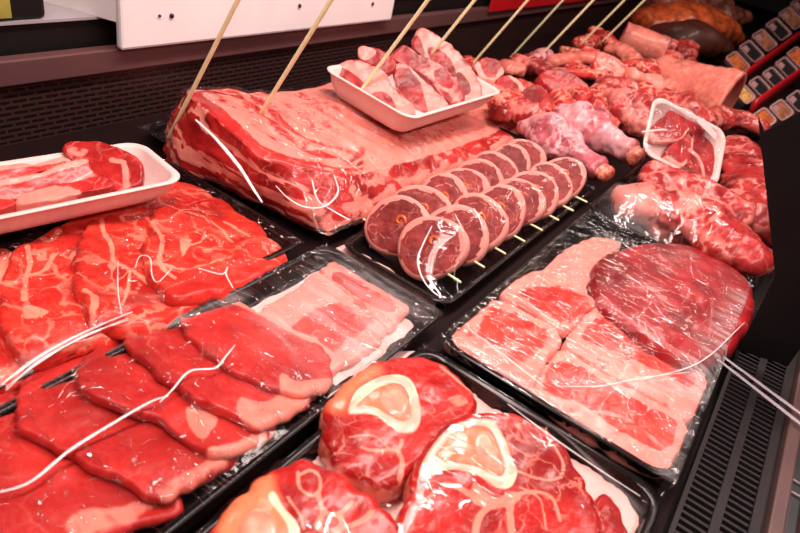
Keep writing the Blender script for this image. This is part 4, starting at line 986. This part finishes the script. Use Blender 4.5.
o = loft('meat_joint', pxpath([(650, 178), (700, 198), (742, 215)], 0.050), [0.036, 0.046, 0.040], [0.024, 0.028, 0.024], M['lamb'], n=36, k=40, amp=0.2, ns=35)
lab(o, 'dark red joint directly under the tilted foam tray'); Gobjs.append(o)
fG, hG = film(trG, gx_[0] + .001, 1.30, gx_[2] + .001, gx_[3] - .001, 0.017, Gobjs, M['filmsmooth'], res=0.006, iters=80, wr=0.0008, haze=[([(612, 205), (660, 240), (740, 280)], 0.03, 0.18)])

# tilted foam tray with paper label
fl = P(641, 152, 0.085); ft = P(657, 95, 0.155); fb = P(717, 190, 0.050)
foamC, frC, LC, WC = foam_tray(fl, fb, ft, 0.026, 'tilted white foam tray with paper label, leaning on the joints at right')
nC = np.cross(np.array(fb) - np.array(fl), np.array(ft) - np.array(fl)); nC = nC / np.linalg.norm(nC); nC = nC if nC[2] > 0 else -nC
for px, lb, ops in (
    ([(660, 120), (672, 110), (684, 116), (690, 128), (680, 140), (664, 142), (652, 138), (650, 130)], 'lamb chop with round eye at left of tilted foam tray', [('line', [(650, 132), (660, 142), (680, 141), (690, 130)], 'fat', 0.006, 1)]),
    ([(668, 150), (684, 134), (694, 138), (692, 154), (682, 166), (668, 160)], 'lamb chop at the low corner of tilted foam tray', [('line', [(668, 158), (682, 166), (692, 154), (694, 140)], 'fat', 0.006, 1)]),
    ([(690, 142), (702, 134), (714, 148), (716, 170), (706, 180), (692, 170), (686, 158)], 'lamb chop under the paper label in tilted foam tray', [('line', [(690, 150), (700, 160), (704, 178)], 'fat', 0.004, 1)]),
    ([(674, 112), (684, 106), (698, 116), (706, 130), (698, 138), (688, 130)], 'lamb chop at the top rim of tilted foam tray', [('line', [(676, 110), (690, 112), (704, 128)], 'fat', 0.005, 1)])):
    chop(px, (frC(0.5, 0.5, 0.020), nC), lb, group='chops in the tilted foam tray', th=0.014, mat='chop', ops=ops)
# wrap of the tilted tray with the label stuck on
cs = [frC(a, b, 0.027) for a, b in ((0.02, 0.02), (0.98, 0.02), (0.98, 0.98), (0.02, 0.98))]
g = 14; V = []
for i in range(g + 1):
    for j in range(g + 1):
        a, b = i / g, j / g
        q = frC(0.02 + 0.96 * a, 0.02 + 0.96 * b, 0.0275 + 0.004 * math.sin(a * math.pi) * math.sin(b * math.pi)); V.append(q)
fc = [(i * (g + 1) + j, (i + 1) * (g + 1) + j, (i + 1) * (g + 1) + j + 1, i * (g + 1) + j + 1) for i in range(g) for j in range(g)]
fw = mk('cling_film', V, fc, M['film'], foamC, np.zeros((len(V), 3)))
def onC(x, y, h):
    r = ray(x, y); p0 = frC(0.5, 0.5, h); t = ((p0 - CAM) @ nC) / (r @ nC); return CAM + t * r
lp = [onC(x, y, 0.033) for x, y in ((696, 121), (703, 118), (717, 134), (715, 140))]
mk('paper_label', lp + [p + nC * 0.0006 for p in lp], [(3, 2, 1, 0), (4, 5, 6, 7), (0, 1, 5, 4), (1, 2, 6, 5), (2, 3, 7, 6), (3, 0, 4, 7)], M['sticker'], foamC, smooth=False)
tube('film_crease', [onC(642, 132, 0.030), onC(656, 130, 0.033), onC(667, 130, 0.033)], 0.0012, M['crease'], fw, n=8)

# ---- heap of lamb and pork pieces at the back
def blob(name, a, b, za, zb, r0, r1, mat, label, cat='meat', group=None, sq=0.66, amp=0.4, ns=30, base=(0.0, 0, 0), mid=None, rm=None, n=30, k=34):
    pa, pb = P(*a, za), P(*b, zb); pts = [pa, pb] if mid is None else [pa, P(*mid[:2], mid[2]), pb]
    rr = [r0, r1] if rm is None else [r0, rm, r1]
    o = loft(name, pts, rr, [q * sq for q in rr], M[mat], n=n, k=k, amp=amp, ns=ns, base=base, cap=0.7)
    lab(o, label, cat, group); return o
def shank(a, mid, b, z, rr, label, mat='sinew', bone_at=1, sq=0.8, group=None):
    pts = np.array([P(*a, z[0]), P(*mid, z[1]), P(*b, z[2])])
    root = thing('lamb_shank', (pts[1][0], pts[1][1], 0.002), label, 'meat', group)
    loft('meat', pts, rr, [q * sq for q in rr], M[mat], root, n=48, k=64, amp=0.28, ns=28, patf=lambda V, S, ph, pat: np.c_[np.clip(0.35 + fbm(V, 22, 3) * 1.1 + 0.15 * np.sin(ph * 2), 0, 1), pat[:, 1:]])
    e = pts[2] if bone_at else pts[0]; d = e - pts[1]; d /= np.linalg.norm(d); r = rr[-1] if bone_at else rr[0]
    loft('bone_end', [e - d * r * 0.2, e + d * r * 0.75], [r * 0.72, r * 0.8], [r * 0.6, r * 0.66], M['offcut'], root, n=24, k=14, amp=0.25, ns=60, base=(0.5, 0, 0.1))
    return root
sk = 'lamb shanks and sinewed pieces in the heap'
shank((527, 124), (562, 146), (598, 168), (0.040, 0.038, 0.036), [0.022, 0.036, 0.046, 0.042, 0.030, 0.023, 0.023], 'smooth lilac lamb shank at the front of the heap behind the skewers', group=sk)
shank((560, 112), (590, 128), (628, 152), (0.055, 0.052, 0.046), [0.022, 0.040, 0.052, 0.050, 0.036, 0.026, 0.026], 'broad pink lamb shank lying behind the smooth lilac one', group=sk)
shank((598, 92), (622, 108), (650, 132), (0.062, 0.06, 0.05), [0.024, 0.040, 0.052, 0.050, 0.040, 0.030], 'purplish red lamb shank just left of the tilted foam tray', mat='lamb', group=sk)
shank((516, 106), (528, 116), (548, 128), (0.058, 0.052, 0.046), [0.020, 0.026, 0.020], 'short reddish shank piece next to the rib rack end', mat='lamb', group=sk)
g1 = 'pieces in the heap at the back'
fc_ = np.array([-0.55, -0.45, 0.70])
chop([(476, 62), (488, 57), (500, 61), (504, 72), (495, 81), (482, 79), (474, 70)], (P(488, 68, 0.06), fc_), 'round chop with white rim at the back left of the heap', group=g1, th=0.03, ops=[('line', [(476, 62), (484, 78), (496, 80), (503, 70)], 'fat', 0.008, 1)], name='neck_chop')
chop([(496, 80), (510, 75), (521, 82), (523, 94), (512, 103), (500, 98)], (P(509, 88, 0.064), fc_), 'bright red chop with pale edge behind the foam tray corner', group=g1, th=0.03, ops=[('line', [(512, 76), (521, 84), (523, 96)], 'fat', 0.008, 1)], name='neck_chop')
chop([(522, 94), (534, 84), (547, 90), (553, 106), (542, 118), (527, 114)], (P(536, 100, 0.068), fc_), 'dark red cut face in the middle left of the heap', group=g1, th=0.034, ops=[('line', [(524, 112), (536, 116), (548, 112)], 'fat', 0.006, 0.7)], name='neck_chop')
chop([(540, 74), (560, 68), (580, 78), (592, 92), (572, 96), (550, 88)], (P(564, 82, 0.075), np.array([-0.3, -0.4, 0.85])), 'dark red slab in the centre of the heap', group=g1, th=0.03, name='meat_slab', ops=[('line', [(556, 92), (574, 95), (590, 92)], 'fat', 0.008, 0.9)])
chop([(596, 58), (612, 56), (626, 66), (622, 78), (604, 76), (594, 68)], (P(610, 66, 0.095), np.array([-0.4, -0.4, 0.8])), 'pale cut piece under the last stick, top of the heap', group=g1, th=0.03, name='meat_slab', mat='belly', ops=[('poly', [(596, 58), (612, 56), (626, 66), (622, 78), (604, 76), (594, 68)], 'fat', 0.02, 0.55)])
blob('meat_piece', (520, 62), (545, 70), 0.05, 0.055, 0.03, 0.03, 'lamb', 'dark meat piece below the sixth stick', group=g1)
blob('bone_piece', (535, 58), (546, 54), 0.06, 0.06, 0.020, 0.022, 'sinew', 'pale greyish knuckle bone at the back edge of the heap', group=g1, amp=0.15)
blob('meat_strip', (552, 62), (612, 66), 0.075, 0.075, 0.018, 0.02, 'skin', 'long pink strip lying along the top of the heap', group=g1, sq=0.7, amp=0.15, base=(0.3, 0, 0), mid=(580, 58, 0.08), rm=0.022)
blob('meat_strip', (556, 72), (608, 76), 0.078, 0.076, 0.014, 0.016, 'offcut', 'thin red strip just below the long pink strip', group=g1, sq=0.7, amp=0.15)
blob('fat_piece', (600, 60), (622, 70), 0.085, 0.08, 0.024, 0.030, 'belly', 'whitish fat lump in the top middle of the heap', group=g1, base=(1, 0, 0), amp=0.35)
blob('meat_piece', (582, 44), (606, 40), 0.07, 0.075, 0.026, 0.03, 'offcut', 'red piece at the foot of the last two sticks', group=g1)
blob('meat_piece', (598, 34), (616, 46), 0.085, 0.085, 0.026, 0.026, 'offcut', 'small red piece left of the skin roll', group=g1)
blob('meat_piece', (616, 50), (634, 62), 0.085, 0.08, 0.03, 0.03, 'skin', 'pink lump in front of the skin roll', group=g1, amp=0.35, base=(0.3, 0, 0))
blob('bone_piece', (576, 96), (600, 100), 0.06, 0.06, 0.026, 0.03, 'offcut', 'bony red piece above the broad pink shank', group=g1, amp=0.35)
blob('bone_piece', (604, 84), (630, 92), 0.07, 0.065, 0.028, 0.03, 'lamb', 'lilac tinted bone piece behind the purplish shank', group=g1, amp=0.3, base=(0.4, 0, 0))
blob('fat_piece', (630, 76), (656, 84), 0.08, 0.075, 0.028, 0.03, 'belly', 'cream fat piece between the skin roll and the pink skin flap', group=g1, base=(1, 0, 0), amp=0.35)
blob('meat_piece', (628, 66), (650, 68), 0.09, 0.088, 0.024, 0.026, 'offcut', 'orange red piece right behind the cream fat piece', group=g1, amp=0.3)
blob('bone_piece', (560, 98), (570, 110), 0.065, 0.06, 0.022, 0.022, 'offcut', 'small round bony piece beside the dark cut face', group=g1, amp=0.35)
blob('meat_piece', (500, 104), (520, 100), 0.055, 0.055, 0.024, 0.026, 'offcut', 'glossy piece right at the corner of the chop foam tray', group=g1, amp=0.3)
# smaller offcuts filling the heap
fill = []
for (x, y, z, r) in [(466, 66, .035, .024), (494, 92, .045, .024), (512, 70, .042, .024), (540, 108, .05, .024), (560, 88, .055, .026), (588, 74, .065, .026), (596, 108, .05, .026), (575, 66, .062, .024), (640, 104, .05, .03), (612, 78, .066, .026), (646, 92, .06, .026), (528, 90, .048, .024), (572, 52, .055, .024), (590, 54, .065, .024), (620, 96, .055, .028), (505, 112, .045, .02), (550, 102, .05, .022), (668, 62, .075, .03), (684, 54, .07, .03), (664, 88, .06, .03), (634, 122, .04, .03), (600, 122, .04, .03)]:
    a = random.uniform(0, 6.28); dx_, dy_ = 7 * math.cos(a), 4 * math.sin(a)
    blob('meat_offcut', (x - dx_, y - dy_), (x + dx_, y + dy_), z, z + 0.004, r, r * 0.9, random.choice(['offcut', 'offcut', 'lamb', 'belly', 'skin']), 'small irregular red and pale offcut wedged in the heap at the back', group='small offcuts in the heap', amp=0.5, ns=34, n=26, k=22, sq=0.62, base=(random.uniform(0, 0.6), 0, 0))

def sheet_roll(name, a, b, za, zb, rad, th, a0, a1, label, mat='skin', amp=0.0015, n=40, k=24, grow=0.0):
    """a curled skin sheet: an open roll around the axis a-b with real thickness"""
    pa, pb = np.array(P(*a, za)), np.array(P(*b, zb)); ax = pb - pa; Ln = np.linalg.norm(ax); ax /= Ln
    s = np.cross(ax, [0, 0, 1.0]); s /= np.linalg.norm(s); u = np.cross(s, ax)
    V = []; pat = []
    for w, rr in ((0, 1), (1, -1)):
        for i in range(k + 1):
            for j in range(n + 1):
                ang = a0 + (a1 - a0) * j / n; r = rad * (1 - 0.16 * j / n) * (1 + grow * i / k) - (th if w else 0)
                V.append(pa + ax * Ln * i / k + s * math.cos(ang) * r + u * math.sin(ang) * r); pat.append([0.45 if w == 0 else 0.15, 0, 0])
    V = np.array(V); nz = fbm(V, 45, 3) * amp * 2
    V[:, 2] += nz
    st = (k + 1) * (n + 1); Fc = []
    I = lambda w, i, j: w * st + i * (n + 1) + j
    for i in range(k):
        for j in range(n):
            Fc.append((I(0, i, j), I(0, i + 1, j), I(0, i + 1, j + 1), I(0, i, j + 1))); Fc.append((I(1, i, j), I(1, i, j + 1), I(1, i + 1, j + 1), I(1, i + 1, j)))
    for j in range(n):
        Fc.append((I(0, 0, j), I(0, 0, j + 1), I(1, 0, j + 1), I(1, 0, j))); Fc.append((I(0, k, j), I(1, k, j), I(1, k, j + 1), I(0, k, j + 1)))
    for i in range(k):
        Fc.append((I(0, i, 0), I(1, i, 0), I(1, i + 1, 0), I(0, i + 1, 0))); Fc.append((I(0, i, n), I(0, i + 1, n), I(1, i + 1, n), I(1, i, n)))
    o = mk(name, V, Fc, M[mat], None, np.array(pat)); lab(o, label); return o
sheet_roll('skin_roll', (622, 36), (664, 52), 0.095, 0.085, 0.042, 0.008, -1.0, 5.0, 'pale pink pork skin roll, open end facing right, on top of the heap')
sheet_roll('skin_flap', (652, 76), (728, 106), 0.060, 0.058, 0.056, 0.014, -0.7, 3.9, 'big arched pink skin flap behind the tilted foam tray', n=36, amp=0.005, grow=0.55)
blob('meat_flap', (658, 100), (704, 124), 0.045, 0.040, 0.04, 0.03, 'lamb', 'orange pink meat under the arched skin flap', sq=0.7, amp=0.25, base=(0.35, 0, 0), mid=(680, 108, 0.05), rm=0.05)
blob('meat_piece', (664, 46), (690, 48), 0.075, 0.07, 0.035, 0.03, 'lamb', 'dull pink lump between skin roll and brown roast', amp=0.35, base=(0.3, 0, 0))

# ---- brown roast and lumps far back
rt = thing('roast_ham', tuple(P(690, 45, 0.002)), 'large orange brown crusted roast with dark cut side, far back', 'meat')
pa = np.array([P(644, 22, 0.055), P(672, 20, 0.078), P(706, 26, 0.075), P(734, 38, 0.04)])
loft('crust', pa, [0.08, 0.12, 0.11, 0.05], [0.04, 0.07, 0.066, 0.03], M['ham'], rt, n=36, k=44, amp=0.12, ns=22)
loft('cut_face', [P(656, 35, 0.045), P(688, 38, 0.066), P(716, 47, 0.046)], [0.06, 0.105, 0.07], [0.038, 0.062, 0.04], M['ham_cut'], rt, n=30, k=36, amp=0.06, ns=22)
for i, (x, y, z, r) in enumerate([(664, 6, .072, .09), (690, 6, .072, .09), (712, 4, .072, .09), (730, 14, .056, .07)]):
    blob('cured_meat', (x - 6, y), (x + 8, y + 2), z, z, r, r * 0.9, 'brownlump', ['cured brown meat lump at left behind the roast', 'pale cured lump in the middle behind the roast', 'cured lump at right behind the roast', 'small dark cured lump past the roast tip'][i], group='cured lumps behind the roast', amp=0.25, ns=14)

# ---- packs on the far right, behind red price rails
pk_cols = {'o': 'packorange', 'd': 'packdark', 'b': 'packbrown', 'g': 'packgold'}
def packs(centers, stand, kind, wpx, hpx, labels, group):
    ends = []
    for (x, y), c, lb in zip(centers, kind, labels):
        r = ray(x, y); dist = None
        p = np.array(packs.loc(x, y)); s = np.linalg.norm(p - CAM) / F
        w, h = wpx * s, hpx * s
        U = RM @ np.array([0.80, 0.52, -0.3]); Vv = RM @ np.array([-0.55, 0.80, -0.2]); U /= np.linalg.norm(U); Vv = Vv - U * (U @ Vv); Vv /= np.linalg.norm(Vv); Wn = np.cross(U, Vv)
        O = p - U * w / 2 - Vv * h / 2
        ends.append((O - Wn * 0.040, U * w, Vv * h))
        t = thing('food_pack', tuple(O + U * w / 2 - Wn * 0.02), lb, 'pack', group)
        tray_mesh('pack_tray', O - Wn * 0.02, U, Vv, Wn, w, h, 0.02, 0.004, 0.002, 0.010, M['packframe'], t, lip=0.003)
        a = [O + U * w * i + Vv * h * j - Wn * 0.003 for i, j in ((0.12, 0.12), (0.88, 0.12), (0.88, 0.88), (0.12, 0.88))]
        mk('pack_window', a + [q - Wn * 0.008 for q in a], [(0, 1, 2, 3), (7, 6, 5, 4), (4, 5, 1, 0), (5, 6, 2, 1), (6, 7, 3, 2), (7, 4, 0, 3)], M[pk_cols[c]], t, smooth=False)
        if c in 'db':
            cc = [O + U * w * i + Vv * h * j - Wn * 0.001 for i, j in ((0.14, 0.55), (0.5, 0.62), (0.5, 0.88), (0.14, 0.88))]
            mk('pack_slice', cc + [q - Wn * 0.0015 for q in cc], [(0, 1, 2, 3), (7, 6, 5, 4), (4, 5, 1, 0), (5, 6, 2, 1), (6, 7, 3, 2), (7, 4, 0, 3)], M['packframe'], t, smooth=False)
    # sloped stand below the row, down to the deck
    (O0, U0, V0), (O1, U1, V1) = ends[0], ends[-1]
    top = [O0 + U0 * 0.05 + V0 * 0.1, O1 + U1 * 0.95 + V1 * 0.1, O1 + U1 * 0.95 + V1 * 0.9, O0 + U0 * 0.05 + V0 * 0.9]
    bot = [np.array([q[0], q[1], min(0.001, q[2] - 0.004)]) for q in top]
    o = mk('pack_stand', top + bot, [(0, 1, 2, 3), (7, 6, 5, 4), (4, 5, 1, 0), (5, 6, 2, 1), (6, 7, 3, 2), (7, 4, 0, 3)], M['black'], None, smooth=False)
    lab(o, stand, 'stand')
packs.loc = lambda x, y: PXP(x, y, 2.35 + (x - 735) * 0.016)
packs([(738, 62), (752, 51), (765, 40), (779, 29), (792, 18), (804, 8)], 'black sloped stand under the upper pack row', 'odbdbd', 15, 19, ['orange pack nearest the roast, upper pack row', 'dark pack second in the upper pack row', 'brown pack in the middle of the upper pack row', 'dark pack fourth in the upper pack row', 'brown pack at the photo edge, upper pack row', 'dark pack cut by the photo edge, upper pack row'], 'packs in the upper row')
packs.loc = lambda x, y: PXP(x, y, 1.85 + (x - 745) * 0.013)
packs([(745, 94), (760, 86), (774, 77), (787, 67), (799, 57)], 'black sloped stand under the lower pack row', 'gdddo', 15, 17, ['round gold pack at the near end of the lower pack row', 'dark pack second in the lower pack row', 'dark pack in the middle of the lower pack row', 'dark pack fourth in the lower pack row', 'orange pack at the photo edge, lower pack row'], 'packs in the lower row')
packs.loc = lambda x, y: PXP(x, y, 1.45 + (x - 745) * 0.010)
packs([(765, 118), (782, 110), (799, 101)], 'black sloped stand under the lowest packs, by the black plate', 'obd', 18, 17, ['reddish pack just above the black plate', 'brown pack above the black plate, middle one', 'dark pack above the black plate at the photo edge'], 'packs in the lowest row')
for (x0_, y0_, x1_, y1_, d0_, d1_, zz, lb) in ((744, 76, 815, 24, 2.25, 3.3, 0, 'upper red price rail in front of the packs at right'), (754, 106, 815, 62, 1.82, 2.55, 0, 'lower red price rail in front of the packs at right')):
    a, b = np.array(PXP(x0_, y0_, d0_)), np.array(PXP(x1_, y1_, d1_))
    o = loft('price_rail', [a, (a + b) / 2, b], [0.008, 0.008], [0.020, 0.022], M['red'], n=16, k=8, amp=0)
    lab(o, lb, 'rail', 'red price rails')

# ---- price tag sticks
sd = np.array([0.037, -0.453, 0.891]); sd /= np.linalg.norm(sd)
sticks = [((172, 131), 0.58, 'leftmost wooden stick, stuck in the sawn end of rib rack'), ((261, 113), 0.60, 'wooden stick in the membrane of the rib rack'), ((364, 86), 0, 'wooden stick in the leftmost chop of the foam tray'), ((433, 52), 0, 'wooden stick in the tallest chop of the foam tray'),
          ((474, 62), 0, 'wooden stick at the left end of the heap'), ((511, 57), 0, 'wooden stick in the heap, fifth from the far end'), ((545, 51), 0, 'wooden stick by the pale knuckle bone'), ((583, 42), 0, 'wooden stick second from the right end'), ((606, 38), 0, 'rightmost wooden stick, left of the skin roll')]
bpy.context.view_layer.update()
dg = bpy.context.evaluated_depsgraph_get()
for (px, py), dd, lb in sticks:
    r = Vector(ray(px, py)).normalized()
    org = Vector(CAM); hit = None
    for _ in range(12):
        ok, loc, nrm, idx, ob_, mt = scene.ray_cast(dg, org, r)
        if not ok: break
        if ob_.name.startswith(('cling_film', 'film_')): org = loc + r * 1e-4; continue
        hit = loc; break
    p = np.array(hit) if hit is not None else P(px, py, 0.06)
    if p[1] > 0.74: p = PY(px, py, 0.72)
    o = tube('price_stick', [p - sd * 0.012, p + sd * 0.24], 0.0026, M['wood'], None, n=10, k=6)
    lab(o, lb, 'stick', 'wooden price sticks')

# ================================================================== LIGHT
def area(name, loc, rot, sx, sy, e, col):
    l = bpy.data.lights.new(name, 'AREA'); l.shape = 'RECTANGLE'; l.size = sx; l.size_y = sy; l.energy = e; l.color = col
    o = bpy.data.objects.new(name, l); C.objects.link(o); o.location = loc; o.rotation_euler = rot; return o
area('canopy_lamp', (0.45, 0.30, 1.05), (math.radians(-4), 0, 0), 1.5, 0.10, 23, (1.0, 0.79, 0.73))
area('front_canopy_lamp', (0.55, -0.35, 0.85), (math.radians(42), 0, 0), 1.6, 0.08, 8, (1.0, 0.80, 0.76))  # added fill, brightens the sticks and the meat faces turned to the front
area('rear_canopy_lamp', (1.9, 0.10, 1.15), (math.radians(12), 0, 0), 1.5, 0.08, 11, (1.0, 0.74, 0.66))
area('ceiling_lamp', (2.4, 1.4, 2.1), (0, 0, 0), 1.2, 0.3, 4, (1.0, 0.9, 0.88))
w = bpy.data.worlds.new('world'); scene.world = w; w.use_nodes = True
w.node_tree.nodes['Background'].inputs[0].default_value = (0.9, 0.75, 0.75, 1); w.node_tree.nodes['Background'].inputs[1].default_value = 0.015
vs = scene.view_settings; scene.display_settings.display_device = 'sRGB'
vs.view_transform = 'Standard'; vs.look = 'None'; vs.gamma = 1.0; vs.exposure = 0.0; vs.use_curve_mapping = False
